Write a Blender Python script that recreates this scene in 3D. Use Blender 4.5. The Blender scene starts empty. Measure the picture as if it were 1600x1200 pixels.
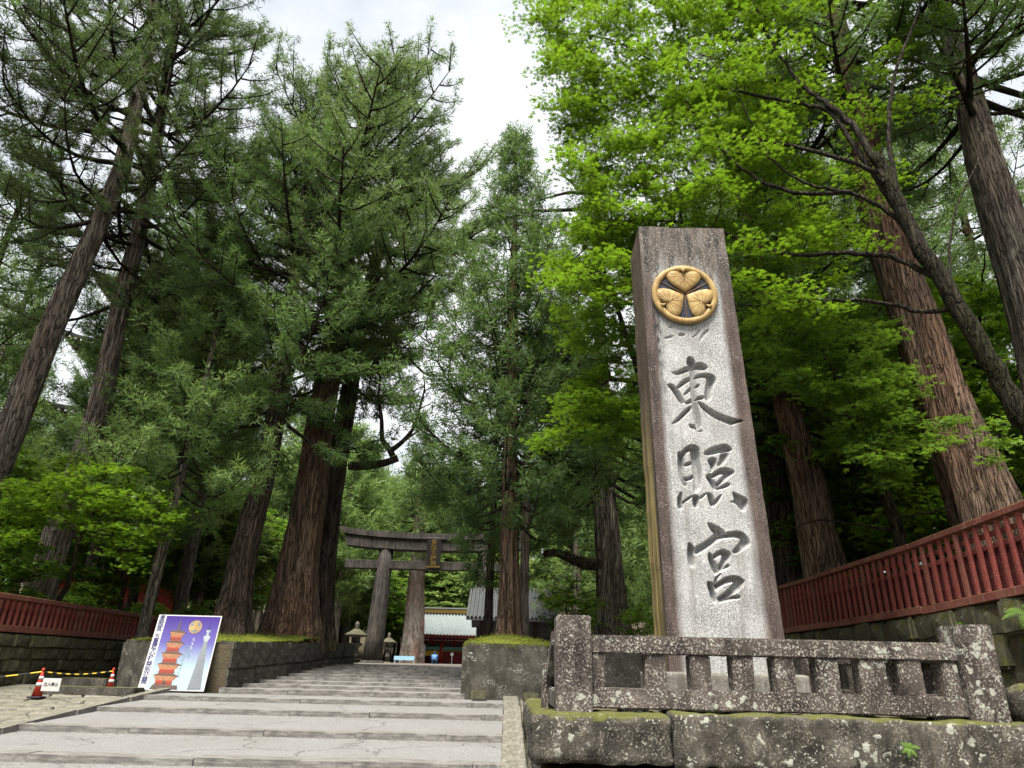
import bpy, bmesh, math, random
import numpy as np
from mathutils import Vector, Matrix, Euler

# ------------------------------------------------------------------ camera, world, sun, exposure
SC = bpy.context.scene
COL = SC.collection
R = math.radians
FPX, PITCH, ROLL, EYE = 1100.0, R(22.25), R(1.4), 1.75
cam_d = bpy.data.cameras.new("camera")
cam = bpy.data.objects.new("camera", cam_d)
COL.objects.link(cam)
cam_d.sensor_width = 36
cam_d.lens = 36 * FPX / 1600
cam_d.clip_start, cam_d.clip_end = 0.1, 2000
cam.matrix_world = Matrix.Translation((0, 0, EYE)) @ Matrix.Rotation(R(90) + PITCH, 4, 'X') @ Matrix.Rotation(ROLL, 4, 'Z')
SC.camera = cam

SUN_EL, SUN_AZ = R(66), R(194)      # azimuth measured clockwise from +Y
w = bpy.data.worlds.new("World")
SC.world = w
w.use_nodes = True
nt = w.node_tree
nt.nodes.clear()
out = nt.nodes.new('ShaderNodeOutputWorld')
bg = nt.nodes.new('ShaderNodeBackground')
sky = nt.nodes.new('ShaderNodeTexSky')
sky.sky_type = 'NISHITA'
sky.sun_disc = False
sky.sun_elevation = SUN_EL
sky.sun_rotation = SUN_AZ
sky.air_density, sky.dust_density, sky.ozone_density = 1.0, 2.0, 1.0
tc = nt.nodes.new('ShaderNodeTexCoord')
cn = nt.nodes.new('ShaderNodeTexNoise')
cn.inputs['Scale'].default_value = 1.6
cn.inputs['Detail'].default_value = 6
cn.inputs['Roughness'].default_value = 0.6
cr = nt.nodes.new('ShaderNodeValToRGB')
cr.color_ramp.elements[0].position = 0.34
cr.color_ramp.elements[0].color = (0.42, 0.42, 0.42, 1)
cr.color_ramp.elements[1].position = 0.62
cr.color_ramp.elements[1].color = (0.97, 0.97, 0.97, 1)
mx = nt.nodes.new('ShaderNodeMix')
mx.data_type = 'RGBA'
mx.inputs['B'].default_value = (8.6, 8.8, 9.0, 1)     # the bright cloud layer
nt.links.new(tc.outputs['Generated'], cn.inputs['Vector'])
nt.links.new(cn.outputs['Fac'], cr.inputs['Fac'])
nt.links.new(cr.outputs['Color'], mx.inputs['Factor'])
nt.links.new(sky.outputs['Color'], mx.inputs['A'])
nt.links.new(mx.outputs['Result'], bg.inputs['Color'])
bg.inputs['Strength'].default_value = 0.051
nt.links.new(bg.outputs['Background'], out.inputs['Surface'])

sd = bpy.data.lights.new("sun", 'SUN')
sd.energy = 4.2
sd.angle = R(30)
sd.color = (1.0, 0.95, 0.86)
so = bpy.data.objects.new("sun", sd)
COL.objects.link(so)
dsun = Vector((math.sin(SUN_AZ) * math.cos(SUN_EL), math.cos(SUN_AZ) * math.cos(SUN_EL), math.sin(SUN_EL)))
so.rotation_euler = dsun.to_track_quat('Z', 'Y').to_euler()
so.location = (0, -20, 60)

SC.view_settings.view_transform = 'Standard'
SC.view_settings.look = 'None'
SC.view_settings.gamma = 1
SC.view_settings.exposure = 1.55
SC.view_settings.use_curve_mapping = False
SC.render.engine = 'CYCLES'
SC.cycles.max_bounces = 5
SC.cycles.diffuse_bounces = 3
SC.cycles.glossy_bounces = 2
SC.cycles.transmission_bounces = 4
SC.cycles.transparent_max_bounces = 4
SC.cycles.sample_clamp_indirect = 6
SC.cycles.use_adaptive_sampling = True
SC.cycles.adaptive_threshold = 0.02

# ------------------------------------------------------------------ surveying helper: sight line of the camera met with a vertical plane
def ray(px, py):
    u, v = float((px - 800) / FPX), float(-(py - 600) / FPX)
    c, s = math.cos(ROLL), math.sin(ROLL)
    F = Vector((0, math.cos(PITCH), math.sin(PITCH)))
    U = Vector((0, -math.sin(PITCH), math.cos(PITCH)))
    X = Vector((1, 0, 0))
    return F + u * (c * X + s * U) + v * (c * U - s * X)

def at(px, py, Y):
    d = ray(px, py)
    return Vector((0, 0, EYE)) + d * float(Y / d.y)

rng = np.random.default_rng(7)
random.seed(7)

# ------------------------------------------------------------------ materials
MATS = {}
class NT:
    def __init__(s, name):
        m = bpy.data.materials.new(name)
        m.use_nodes = True
        s.m, s.t = m, m.node_tree
        s.t.nodes.clear()
        s.out = s.t.nodes.new('ShaderNodeOutputMaterial')
        s.tc = s.t.nodes.new('ShaderNodeTexCoord')
        MATS[name] = m
    def n(s, typ, **k):
        nd = s.t.nodes.new('ShaderNode' + typ)
        for a, v in k.items():
            if hasattr(nd, a) and a not in nd.inputs:
                setattr(nd, a, v)
            else:
                s.set(nd.inputs[a.replace('_', ' ')] if a.replace('_', ' ') in nd.inputs else nd.inputs[a], v)
        return nd
    def set(s, sock, v):
        if isinstance(v, bpy.types.NodeSocket):
            s.t.links.new(v, sock)
        elif isinstance(v, (tuple, list)) and len(v) == 3 and sock.type == 'RGBA':
            sock.default_value = (*v, 1)
        else:
            sock.default_value = v
    def coord(s, scale=(1, 1, 1), kind='Object'):
        mp = s.t.nodes.new('ShaderNodeMapping')
        s.t.links.new(s.tc.outputs[kind], mp.inputs['Vector'])
        mp.inputs['Scale'].default_value = scale
        return mp.outputs['Vector']
    def noise(s, scale, vec=None, detail=4, rough=0.55, dist=0):
        return s.n('TexNoise', Vector=vec or s.coord(), Scale=scale, Detail=detail, Roughness=rough, Distortion=dist).outputs['Fac']
    def vor(s, scale, vec=None, feature='F1', out='Distance', rnd=1.0):
        return s.n('TexVoronoi', feature=feature, Vector=vec or s.coord(), Scale=scale, Randomness=rnd).outputs[out]
    def ramp(s, fac, lo, hi, c0=(0, 0, 0), c1=(1, 1, 1)):
        r = s.t.nodes.new('ShaderNodeValToRGB')
        e = r.color_ramp.elements
        e[0].position, e[1].position = lo, hi
        e[0].color, e[1].color = (*c0, 1), (*c1, 1)
        s.set(r.inputs['Fac'], fac)
        return r.outputs['Color']
    def mix(s, fac, a, b, blend='MIX'):
        m = s.t.nodes.new('ShaderNodeMix')
        m.data_type = 'RGBA'
        m.blend_type = blend
        s.set(m.inputs['Factor'], fac); s.set(m.inputs['A'], a); s.set(m.inputs['B'], b)
        return m.outputs['Result']
    def math(s, op, a, b=0.0, clamp=False):
        m = s.t.nodes.new('ShaderNodeMath')
        m.operation = op
        m.use_clamp = clamp
        s.set(m.inputs[0], a); s.set(m.inputs[1], b)
        return m.outputs[0]
    def sep(s, vec):
        return s.n('SeparateXYZ', Vector=vec).outputs
    def up(s):      # how far a face looks up
        g = s.t.nodes.new('ShaderNodeNewGeometry')
        return s.sep(g.outputs['True Normal'])['Z']
    def rnd(s):
        return s.t.nodes.new('ShaderNodeObjectInfo').outputs['Random']
    def attr(s, name):
        a = s.t.nodes.new('ShaderNodeAttribute')
        a.attribute_name = name
        return a.outputs['Fac']
    def finish(s, col, rough=0.8, bump=None, bs=0.3, bd=0.02, metal=0.0, spec=0.3):
        b = s.t.nodes.new('ShaderNodeBsdfPrincipled')
        s.set(b.inputs['Base Color'], col); s.set(b.inputs['Roughness'], rough)
        s.set(b.inputs['Metallic'], metal); s.set(b.inputs['Specular IOR Level'], spec)
        if bump is not None:
            bn = s.t.nodes.new('ShaderNodeBump')
            bn.inputs['Strength'].default_value = bs
            bn.inputs['Distance'].default_value = bd
            s.set(bn.inputs['Height'], bump)
            s.t.links.new(bn.outputs['Normal'], b.inputs['Normal'])
        s.t.links.new(b.outputs['BSDF'], s.out.inputs['Surface'])
        return s.m

def plain(name, col, rough=0.7, metal=0.0, var=0.15, scale=8, bump=0.1):
    t = NT(name)
    n = t.noise(scale)
    c = t.mix(t.ramp(n, 0.3, 0.7), tuple(x * (1 - var) for x in col), tuple(min(1, x * (1 + var)) for x in col))
    return t.finish(c, rough, n, bump, 0.01, metal)

def bark(name, dark, light, red, redamt=0.5, zs=0.5, moss=0.0):
    t = NT(name)
    v = t.coord((1, 1, 0.07 * zs * 2))
    n1 = t.noise(11, v, 6, 0.65, 0.4)
    n2 = t.noise(28, v, 4, 0.6)
    n3 = t.noise(0.7, t.coord((1, 1, 0.5)), 3)
    c = t.mix(t.ramp(n1, 0.36, 0.66), dark, light)
    c = t.mix(t.math('MULTIPLY', t.ramp(n3, 0.42, 0.66), redamt), c, t.mix(t.ramp(n2, 0.35, 0.65), tuple(x * 0.45 for x in red), red))
    c = t.mix(t.ramp(n2, 0.3, 0.52), tuple(x * 0.5 for x in dark), c)
    ds = t.n('VectorMath', operation='ADD')
    dn = t.n('TexNoise', Vector=t.coord((1, 1, 0.35)), Scale=3.5, Detail=4.0)
    dsc = t.n('VectorMath', operation='SCALE')
    dsc.inputs['Scale'].default_value = 0.16
    t.t.links.new(dn.outputs['Color'], dsc.inputs[0])
    t.t.links.new(t.coord((1, 1, 0.035 * zs * 2)), ds.inputs[0]); t.t.links.new(dsc.outputs[0], ds.inputs[1])
    ce = t.vor(16, ds.outputs[0], 'DISTANCE_TO_EDGE')
    crack = t.ramp(ce, 0.015, 0.085, (1, 1, 1), (0, 0, 0))
    c = t.mix(t.math('MULTIPLY', crack, 0.75), c, tuple(x * 0.4 for x in dark))
    c = t.mix(t.math('MULTIPLY', t.ramp(t.noise(1.6, t.coord((1, 1, 0.3)), 5, 0.65), 0.50, 0.68), 0.5), c, tuple(x * 0.8 for x in dark))
    c = t.mix(t.math('MULTIPLY', t.ramp(t.noise(2.4, t.coord((1, 1, 0.5)), 5, 0.7), 0.58, 0.70), 0.45), c, tuple(min(1, x * 1.25) for x in (light[0] * 0.95, light[1] * 1.02, light[2] * 0.98)))
    if moss:
        z = t.sep(t.coord())['Z']
        mk = t.math('MULTIPLY', t.ramp(t.math('ADD', z, t.math('MULTIPLY', t.noise(3), 1.5)), 0.0, 2.2, (1, 1, 1), (0, 0, 0)), moss)
        c = t.mix(mk, c, (0.10, 0.12, 0.02))
    h = t.math('SUBTRACT', t.math('ADD', n1, t.math('MULTIPLY', n2, 0.5)), t.math('MULTIPLY', crack, 0.8))
    return t.finish(c, 0.9, h, 1.0, 0.08, spec=0.1)

bark('bark_grey', (0.085, 0.072, 0.060), (0.38, 0.335, 0.28), (0.27, 0.17, 0.12), 0.35)
bark('bark_red', (0.070, 0.047, 0.034), (0.30, 0.215, 0.155), (0.30, 0.155, 0.095), 0.6, moss=0.5)
bark('bark_dark', (0.030, 0.023, 0.019), (0.14, 0.11, 0.088), (0.12, 0.07, 0.05), 0.3, moss=0.6)
bark('bark_pale', (0.20, 0.165, 0.14), (0.48, 0.43, 0.38), (0.40, 0.16, 0.09), 0.6)
bark('bark_maple', (0.016, 0.014, 0.010), (0.065, 0.056, 0.040), (0.05, 0.055, 0.018), 0.7, 1.6)
bark('bark_twig', (0.020, 0.017, 0.013), (0.07, 0.058, 0.045), (0.05, 0.05, 0.02), 0.3, 2.0)

def leaf(name, dark, light, trans, tf=0.35, rough=0.55):
    t = NT(name)
    f = t.attr('tint')
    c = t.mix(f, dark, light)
    rv = t.rnd()
    c = t.mix(t.math('MULTIPLY', rv, 0.35), c, t.mix(f, tuple(x * 0.7 for x in dark), tuple(x * 0.75 for x in light)))
    b = t.n('BsdfPrincipled', Base_Color=c, Roughness=rough)
    b.inputs['Specular IOR Level'].default_value = 0.25
    tr = t.n('BsdfTranslucent', Color=t.mix(f, tuple(x * 0.75 for x in trans), trans))
    mxs = t.n('MixShader')
    mxs.inputs['Fac'].default_value = tf
    t.t.links.new(b.outputs['BSDF'], mxs.inputs[1])
    t.t.links.new(tr.outputs['BSDF'], mxs.inputs[2])
    t.t.links.new(mxs.outputs['Shader'], t.out.inputs['Surface'])

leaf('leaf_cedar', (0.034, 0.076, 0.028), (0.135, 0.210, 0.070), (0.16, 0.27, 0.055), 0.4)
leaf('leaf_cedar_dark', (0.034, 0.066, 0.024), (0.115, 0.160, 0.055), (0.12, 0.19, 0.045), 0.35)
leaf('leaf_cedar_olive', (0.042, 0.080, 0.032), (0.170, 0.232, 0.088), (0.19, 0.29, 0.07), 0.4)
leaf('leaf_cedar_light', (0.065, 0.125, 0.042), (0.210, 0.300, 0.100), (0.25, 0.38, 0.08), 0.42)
leaf('leaf_maple', (0.046, 0.115, 0.013), (0.178, 0.280, 0.030), (0.215, 0.375, 0.018), 0.5, 0.45)
leaf('leaf_shade', (0.055, 0.125, 0.022), (0.165, 0.275, 0.042), (0.21, 0.36, 0.03), 0.5)
leaf('leaf_broad', (0.090, 0.150, 0.040), (0.250, 0.330, 0.100), (0.26, 0.38, 0.08), 0.4)
leaf('leaf_moss', (0.075, 0.095, 0.016), (0.190, 0.225, 0.030), (0.18, 0.23, 0.02), 0.25)

# weathered purple-brown stone with lichen
def lichen_stone(name, dark, light, speck=0.5, patch=0.5, moss=0.6, speckcol=(0.42, 0.38, 0.36), streak=False, pale=0.0):
    t = NT(name)
    co = t.coord()
    c = t.mix(t.ramp(t.noise(2.2, co, 5, 0.6), 0.32, 0.68), dark, light)
    fine = t.noise(48, co, 5, 0.72)
    big = t.noise(5.5, co, 4, 0.6)
    sp = t.math('MULTIPLY', t.ramp(fine, 0.54, 0.60), t.ramp(big, 0.66 - speck * 0.3, 0.80 - speck * 0.3))
    c = t.mix(sp, c, speckcol)
    blot = t.math('MULTIPLY', t.ramp(t.noise(17, co, 6, 0.75, 0.6), 0.56, 0.64), t.ramp(t.noise(1.4, co, 3), 0.40, 0.60))
    c = t.mix(t.math('MULTIPLY', blot, 0.55 * speck), c, tuple(x * 0.8 for x in speckcol))
    grime = t.ramp(t.noise(6, t.coord((1, 1, 0.25)), 5, 0.65), 0.46, 0.62)
    c = t.mix(t.math('MULTIPLY', grime, 0.55), c, tuple(x * 0.45 for x in dark))
    if pale:
        c = t.mix(t.math('MULTIPLY', t.ramp(t.math('ADD', t.up(), t.math('MULTIPLY', fine, 0.8)), 0.85, 1.15), pale), c, (0.42, 0.41, 0.36))
    c = t.mix(t.math('MULTIPLY', t.ramp(fine, 0.36, 0.44, (1, 1, 1), (0, 0, 0)), 0.6), c, tuple(x * 0.4 for x in dark))
    if streak:
        st = t.noise(9, t.coord((1, 1, 0.06)), 4, 0.6)
        c = t.mix(t.math('MULTIPLY', t.ramp(st, 0.5, 0.68), 0.55), c, tuple(min(1, x * 1.7) for x in light))
    wv = t.n('VectorMath', operation='ADD')
    nz = t.n('TexNoise', Vector=co, Scale=14.0)
    t.t.links.new(co, wv.inputs[0])
    sc = t.n('VectorMath', operation='SCALE')
    t.t.links.new(nz.outputs['Color'], sc.inputs[0])
    sc.inputs['Scale'].default_value = 0.14
    t.t.links.new(sc.outputs[0], wv.inputs[1])
    v = t.vor(7.5, wv.outputs[0])
    pm = t.math('MULTIPLY', t.ramp(v, 0.26, 0.36, (1, 1, 1), (0, 0, 0)), t.ramp(t.noise(2.0, co, 3), 0.74 - patch * 0.25, 0.77 - patch * 0.25))
    v2 = t.vor(22.0, wv.outputs[0])
    pm2 = t.math('MULTIPLY', t.ramp(v2, 0.22, 0.32, (1, 1, 1), (0, 0, 0)), t.ramp(t.noise(3.1, co, 3), 0.72 - patch * 0.25, 0.76 - patch * 0.25))
    lm = t.math('MAXIMUM', pm, pm2)
    c = t.mix(t.math('MULTIPLY', lm, 0.85), c, t.mix(t.noise(30, co), (0.22, 0.225, 0.185), (0.46, 0.47, 0.41)))
    mn = t.noise(3.3, co, 5, 0.65)
    mm = t.math('MULTIPLY', t.ramp(t.math('ADD', t.math('MULTIPLY', t.up(), 0.55), mn), 0.90 - moss * 0.2, 1.06 - moss * 0.2), min(0.92, moss * 1.3))
    c = t.mix(mm, c, t.mix(t.noise(12, co), (0.030, 0.036, 0.008), (0.115, 0.118, 0.022)))
    h = t.math('ADD', t.math('MULTIPLY', fine, 0.5), t.math('ADD', big, t.math('MULTIPLY', lm, 0.2)))
    return t.finish(c, 0.9, h, 0.55, 0.03, spec=0.15)

lichen_stone('stone_rail', (0.032, 0.026, 0.0235), (0.118, 0.097, 0.085), 1.0, 0.78, 0.05, (0.40, 0.37, 0.33), pale=0.85)
lichen_stone('stone_base', (0.022, 0.021, 0.018), (0.110, 0.098, 0.080), 0.8, 0.80, 0.6, (0.26, 0.24, 0.20))
lichen_stone('stone_bed', (0.034, 0.032, 0.026), (0.110, 0.102, 0.084), 0.55, 0.3, 0.45, (0.34, 0.33, 0.30))
lichen_stone('stone_mossy', (0.050, 0.048, 0.030), (0.135, 0.128, 0.085), 0.3, 0.35, 1.75, (0.26, 0.25, 0.22))
lichen_stone('stone_torii', (0.022, 0.020, 0.018), (0.060, 0.054, 0.048), 0.4, 0.1, 0.2, (0.15, 0.135, 0.12), True)
lichen_stone('stone_lantern', (0.05, 0.047, 0.04), (0.14, 0.13, 0.11), 0.5, 0.3, 0.35)
lichen_stone('stone_step', (0.122, 0.116, 0.107), (0.240, 0.230, 0.214), 0.4, 0.0, 0.02, (0.42, 0.40, 0.37))
lichen_stone('stone_kerb', (0.140, 0.130, 0.118), (0.260, 0.245, 0.225), 0.4, 0.0, 0.2, (0.46, 0.44, 0.41))
lichen_stone('stone_cobble', (0.115, 0.108, 0.094), (0.240, 0.225, 0.200), 0.5, 0.0, 0.2, (0.42, 0.40, 0.37))

# granite of the monument face, with its stained margins (x = across, z = up, metres from the foot)
MON_H = 7.2
def granite_face():
    t = NT('granite_face')
    co = t.coord()
    x, y, z = (t.sep(co)[k] for k in 'XYZ')
    g = t.mix(t.ramp(t.noise(60, co, 4, 0.75), 0.40, 0.58), (0.078, 0.079, 0.080), (0.45, 0.455, 0.45))
    g = t.mix(t.ramp(t.vor(42, co), 0.20, 0.32, (1, 1, 1), (0, 0, 0)), g, (0.055, 0.052, 0.054))
    g = t.mix(t.ramp(t.noise(1.3, co, 5), 0.3, 0.7), g, t.mix(0.35, g, (0.50, 0.50, 0.49)))
    st = t.noise(7, t.coord((1, 1, 0.05)), 5, 0.62)
    g = t.mix(t.math('MULTIPLY', t.ramp(st, 0.50, 0.70), 0.6), g, (0.15, 0.14, 0.125))
    g = t.mix(t.math('MULTIPLY', t.ramp(t.noise(3.2, t.coord((1, 1, 0.22)), 6, 0.7), 0.50, 0.66), 0.5), g, (0.19, 0.185, 0.165))
    dk = t.mix(t.ramp(t.noise(6, t.coord((1, 1, 0.12)), 5, 0.65), 0.35, 0.65), (0.030, 0.023, 0.020), (0.090, 0.068, 0.058))
    dk = t.mix(t.math('MULTIPLY', t.ramp(t.noise(70, co, 2), 0.60, 0.66), 0.7), dk, (0.30, 0.25, 0.25))
    wob = t.math('MULTIPLY', t.math('SUBTRACT', t.noise(2.2, t.coord((1, 1, 0.35)), 5), 0.5), 0.22)
    xn = t.math('DIVIDE', t.math('ADD', x, t.math('MULTIPLY', z, 0.0235)), t.math('SUBTRACT', 0.765, t.math('MULTIPLY', z, 0.011)))
    ax = t.math('ADD', t.math('ABSOLUTE', xn), t.math('MULTIPLY', wob, 0.7))
    edge = t.ramp(ax, 0.66, 0.79)
    # black runs beside the left margin
    runs = t.math('MULTIPLY', t.ramp(t.math('ABSOLUTE', t.math('ADD', t.math('ADD', xn, 0.70), wob)), 0.03, 0.12, (1, 1, 1), (0, 0, 0)),
                  t.ramp(t.math('DIVIDE', z, MON_H), 0.42, 0.7))
    head = t.ramp(t.math('ADD', t.math('DIVIDE', z, MON_H), t.math('MULTIPLY', t.math('SUBTRACT', t.noise(5, t.coord((1, 1, 0.18)), 5, 0.7), 0.5), 0.34)), 0.80, 0.90)
    c = t.mix(edge, g, dk)
    c = t.mix(t.math('MULTIPLY', runs, t.ramp(t.noise(16, t.coord((1, 1, 0.3))), 0.42, 0.6)), c, (0.03, 0.028, 0.028))
    hd = t.mix(t.ramp(t.noise(9, t.coord((1, 1, 0.2)), 5, 0.7), 0.38, 0.62), (0.020, 0.017, 0.016), (0.125, 0.105, 0.09))
    hd = t.mix(t.ramp(t.noise(60, co, 2), 0.60, 0.66), hd, (0.40, 0.38, 0.34))
    c = t.mix(head, c, hd)
    return t.finish(c, 0.85, t.noise(85, co, 3, 0.7), 0.25, 0.006, spec=0.25)
granite_face()
def granite_side():
    t = NT('granite_side')
    co = t.coord()
    x, y, z = (t.sep(co)[k] for k in 'XYZ')
    vs = t.coord((1, 1, 0.05))
    pur = t.mix(t.ramp(t.noise(8, vs, 5, 0.65), 0.35, 0.65), (0.032, 0.023, 0.019), (0.112, 0.078, 0.056))
    och = t.mix(t.ramp(t.noise(9, vs, 5, 0.6), 0.38, 0.62), (0.085, 0.060, 0.026), (0.36, 0.285, 0.10))
    m = t.math('ADD', t.math('MULTIPLY', t.math('SUBTRACT', t.noise(6, vs, 4), 0.5), 0.5), t.math('DIVIDE', z, MON_H))
    m2 = t.math('MULTIPLY', t.ramp(m, 0.30, 0.62, (1, 1, 1), (0, 0, 0)), t.ramp(t.math('ADD', y, t.math('MULTIPLY', t.noise(7, vs), 0.15)), 0.20, 0.30))
    c = t.mix(m2, pur, och)
    c = t.mix(t.ramp(t.noise(70, co, 2), 0.62, 0.67), c, (0.36, 0.33, 0.28))
    return t.finish(c, 0.85, t.noise(60, co, 3, 0.7), 0.3, 0.01, spec=0.2)
granite_side()

# path paving: pale worn aggregate with cracks
def path_mat():
    t = NT('path_paving')
    co = t.coord()
    c = t.mix(t.ramp(t.noise(70, co, 3, 0.7), 0.38, 0.62), (0.092, 0.093, 0.093), (0.236, 0.238, 0.238))
    c = t.mix(t.math('MULTIPLY', t.ramp(t.noise(0.9, co, 5, 0.6), 0.35, 0.7), 0.45), c, (0.125, 0.118, 0.107))
    c = t.mix(t.math('MULTIPLY', t.ramp(t.noise(22, co, 4, 0.7), 0.56, 0.66), 0.4), c, (0.115, 0.110, 0.10))
    wv = t.n('VectorMath', operation='ADD')
    nz = t.n('TexNoise', Vector=co, Scale=2.2, Detail=5.0)
    sc = t.n('VectorMath', operation='SCALE')
    sc.inputs['Scale'].default_value = 0.7
    t.t.links.new(nz.outputs['Color'], sc.inputs[0])
    t.t.links.new(co, wv.inputs[0]); t.t.links.new(sc.outputs[0], wv.inputs[1])
    d = t.vor(0.55, wv.outputs[0], 'DISTANCE_TO_EDGE')
    ck = t.math('MULTIPLY', t.ramp(d, 0.004, 0.013, (1, 1, 1), (0, 0, 0)), t.ramp(t.noise(0.6, co, 2), 0.48, 0.56))
    c = t.mix(t.math('MULTIPLY', ck, 0.7), c, (0.05, 0.047, 0.043))
    return t.finish(c, 0.9, t.math('SUBTRACT', t.noise(70, co, 3, 0.7), t.math('MULTIPLY', ck, 1.5)), 0.5, 0.01, spec=0.2)
path_mat()

def ground_mat(name, a, b, c2, s=1.0):
    t = NT(name)
    co = t.coord()
    c = t.mix(t.ramp(t.noise(1.1 * s, co, 6, 0.65), 0.38, 0.62), a, b)
    c = t.mix(t.ramp(t.noise(14 * s, co, 4, 0.7), 0.5, 0.7), c, c2)
    return t.finish(c, 0.95, t.noise(18 * s, co, 5, 0.7), 0.6, 0.05, spec=0.1)
ground_mat('earth', (0.06, 0.048, 0.034), (0.105, 0.085, 0.06), (0.07, 0.075, 0.025))
ground_mat('moss', (0.085, 0.10, 0.016), (0.175, 0.195, 0.026), (0.06, 0.07, 0.015), 1.6)
ground_mat('joint_soil', (0.06, 0.056, 0.04), (0.10, 0.09, 0.065), (0.07, 0.08, 0.02), 2)
ground_mat('gravel', (0.12, 0.115, 0.10), (0.17, 0.16, 0.145), (0.09, 0.085, 0.075), 2)

def red_wood(name, a, b, worn):
    t = NT(name)
    v = t.coord((1, 1, 0.12))
    n = t.noise(14, v, 5, 0.65)
    c = t.mix(t.ramp(t.noise(2.5, t.coord(), 4), 0.35, 0.65), a, b)
    c = t.mix(t.math('MULTIPLY', t.rnd(), 0.5), c, tuple(x * 0.6 for x in a))
    c = t.mix(t.math('MULTIPLY', t.ramp(n, 0.55, 0.7), 0.6), c, worn)
    c = t.mix(t.ramp(t.noise(45, t.coord(), 3), 0.64, 0.69), c, (0.36, 0.26, 0.21))
    up = t.math('MULTIPLY', t.ramp(t.math('ADD', t.math('MULTIPLY', t.up(), 0.5), t.noise(4)), 0.78, 0.95), 0.8)
    c = t.mix(up, c, (0.12, 0.12, 0.03))
    return t.finish(c, 0.75, n, 0.35, 0.01, spec=0.25)
red_wood('red_fence', (0.190, 0.040, 0.033), (0.300, 0.076, 0.060), (0.28, 0.135, 0.095))
red_wood('red_fence_worn', (0.175, 0.052, 0.040), (0.255, 0.095, 0.070), (0.29, 0.175, 0.125))
red_wood('red_fence_panel', (0.085, 0.016, 0.018), (0.150, 0.026, 0.028), (0.12, 0.05, 0.04))
plain('vermilion', (0.33, 0.028, 0.020), 0.5, 0, 0.2, 3)
plain('dark_red', (0.15, 0.010, 0.012), 0.55, 0, 0.2, 3)
plain('copper_roof', (0.155, 0.18, 0.178), 0.5, 0, 0.2, 4, 0.15)
plain('roof_grey', (0.05, 0.054, 0.053), 0.7, 0, 0.25, 4, 0.2)
plain('gold', (0.22, 0.15, 0.045), 0.4, 0.6, 0.15, 6)
plain('black_lacquer', (0.020, 0.018, 0.018), 0.4, 0, 0.2, 5)
plain('white_paint', (0.46, 0.46, 0.45), 0.6, 0, 0.05, 6)
plain('grey_boards', (0.075, 0.073, 0.07), 0.8, 0, 0.25, 6, 0.3)
plain('cone_red', (0.42, 0.035, 0.02), 0.45, 0, 0.1, 12)
plain('rope_yellow', (0.62, 0.42, 0.04), 0.7, 0, 0.1, 30)
plain('rope_black', (0.02, 0.02, 0.02), 0.7, 0, 0.1, 30)
plain('blue_cloth', (0.075, 0.17, 0.40), 0.85, 0, 0.2, 9)
plain('dark_cloth', (0.02, 0.022, 0.03), 0.9, 0, 0.2, 9)
plain('skin', (0.55, 0.33, 0.24), 0.6, 0, 0.05, 9)
plain('hair', (0.02, 0.016, 0.014), 0.6, 0, 0.2, 30)
plain('ink_navy', (0.020, 0.020, 0.10), 0.6, 0, 0.05, 9)
plain('ink_green', (0.10, 0.24, 0.20), 0.6, 0, 0.1, 9)
plain('print_red', (0.30, 0.040, 0.022), 0.55, 0, 0.35, 40)
plain('print_orange', (0.34, 0.155, 0.075), 0.55, 0, 0.45, 40)
plain('print_roof', (0.085, 0.062, 0.05), 0.55, 0, 0.4, 40)
plain('print_grey', (0.14, 0.15, 0.165), 0.55, 0, 0.45, 60)
plain('print_pale', (0.27, 0.30, 0.32), 0.55, 0, 0.2, 60)
plain('tent_blue', (0.25, 0.42, 0.55), 0.6, 0, 0.1, 3)
def crest_gold():
    t = NT('crest_gold')
    co = t.coord()
    c = t.mix(t.ramp(t.noise(7, co, 5, 0.6), 0.34, 0.66), (0.22, 0.135, 0.045), (0.38, 0.27, 0.105))
    c = t.mix(t.ramp(t.noise(40, co, 3), 0.62, 0.7), c, (0.30, 0.13, 0.05))
    return t.finish(c, 0.6, t.noise(25, co, 3), 0.15, 0.004, metal=0.1, spec=0.3)
crest_gold()
plain('crest_vein', (0.13, 0.07, 0.02), 0.6, 0.2, 0.2, 20)
plain('crest_ground', (0.016, 0.020, 0.034), 0.5, 0.2, 0.3, 10)
def poster_mat():
    t = NT('poster_print')
    z = t.sep(t.coord())['Z']
    c = t.n('ValToRGB')
    e = c.color_ramp.elements
    e[0].position, e[0].color = 0.25, (0.30, 0.40, 0.42, 1)
    e[1].position, e[1].color = 1.0, (0.030, 0.008, 0.15, 1)
    m = e.new(0.62); m.color = (0.095, 0.08, 0.27, 1)
    t.set(c.inputs['Fac'], t.math('DIVIDE', z, 1.5))
    return t.finish(c.outputs['Color'], 0.35, spec=0.4)
poster_mat()

# ------------------------------------------------------------------ mesh helpers
BASE = {}          # object -> world position of its local origin
def link(o, parent=None):
    COL.objects.link(o)
    if parent is not None:
        o.parent = parent
    return o

def tag(o, label=None, cat=None, group=None, kind=None):
    if label: o['label'] = label
    if cat: o['category'] = cat
    if group: o['group'] = group
    if kind: o['kind'] = kind
    return o

def thing(name, loc, label, cat, group=None, rz=0.0):
    o = bpy.data.objects.new(name, None)
    o.empty_display_size = 0.2
    o.location = loc
    o.rotation_euler = (0, 0, rz)
    COL.objects.link(o)
    BASE[o] = Vector(loc)
    return tag(o, label, cat, group)

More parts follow.
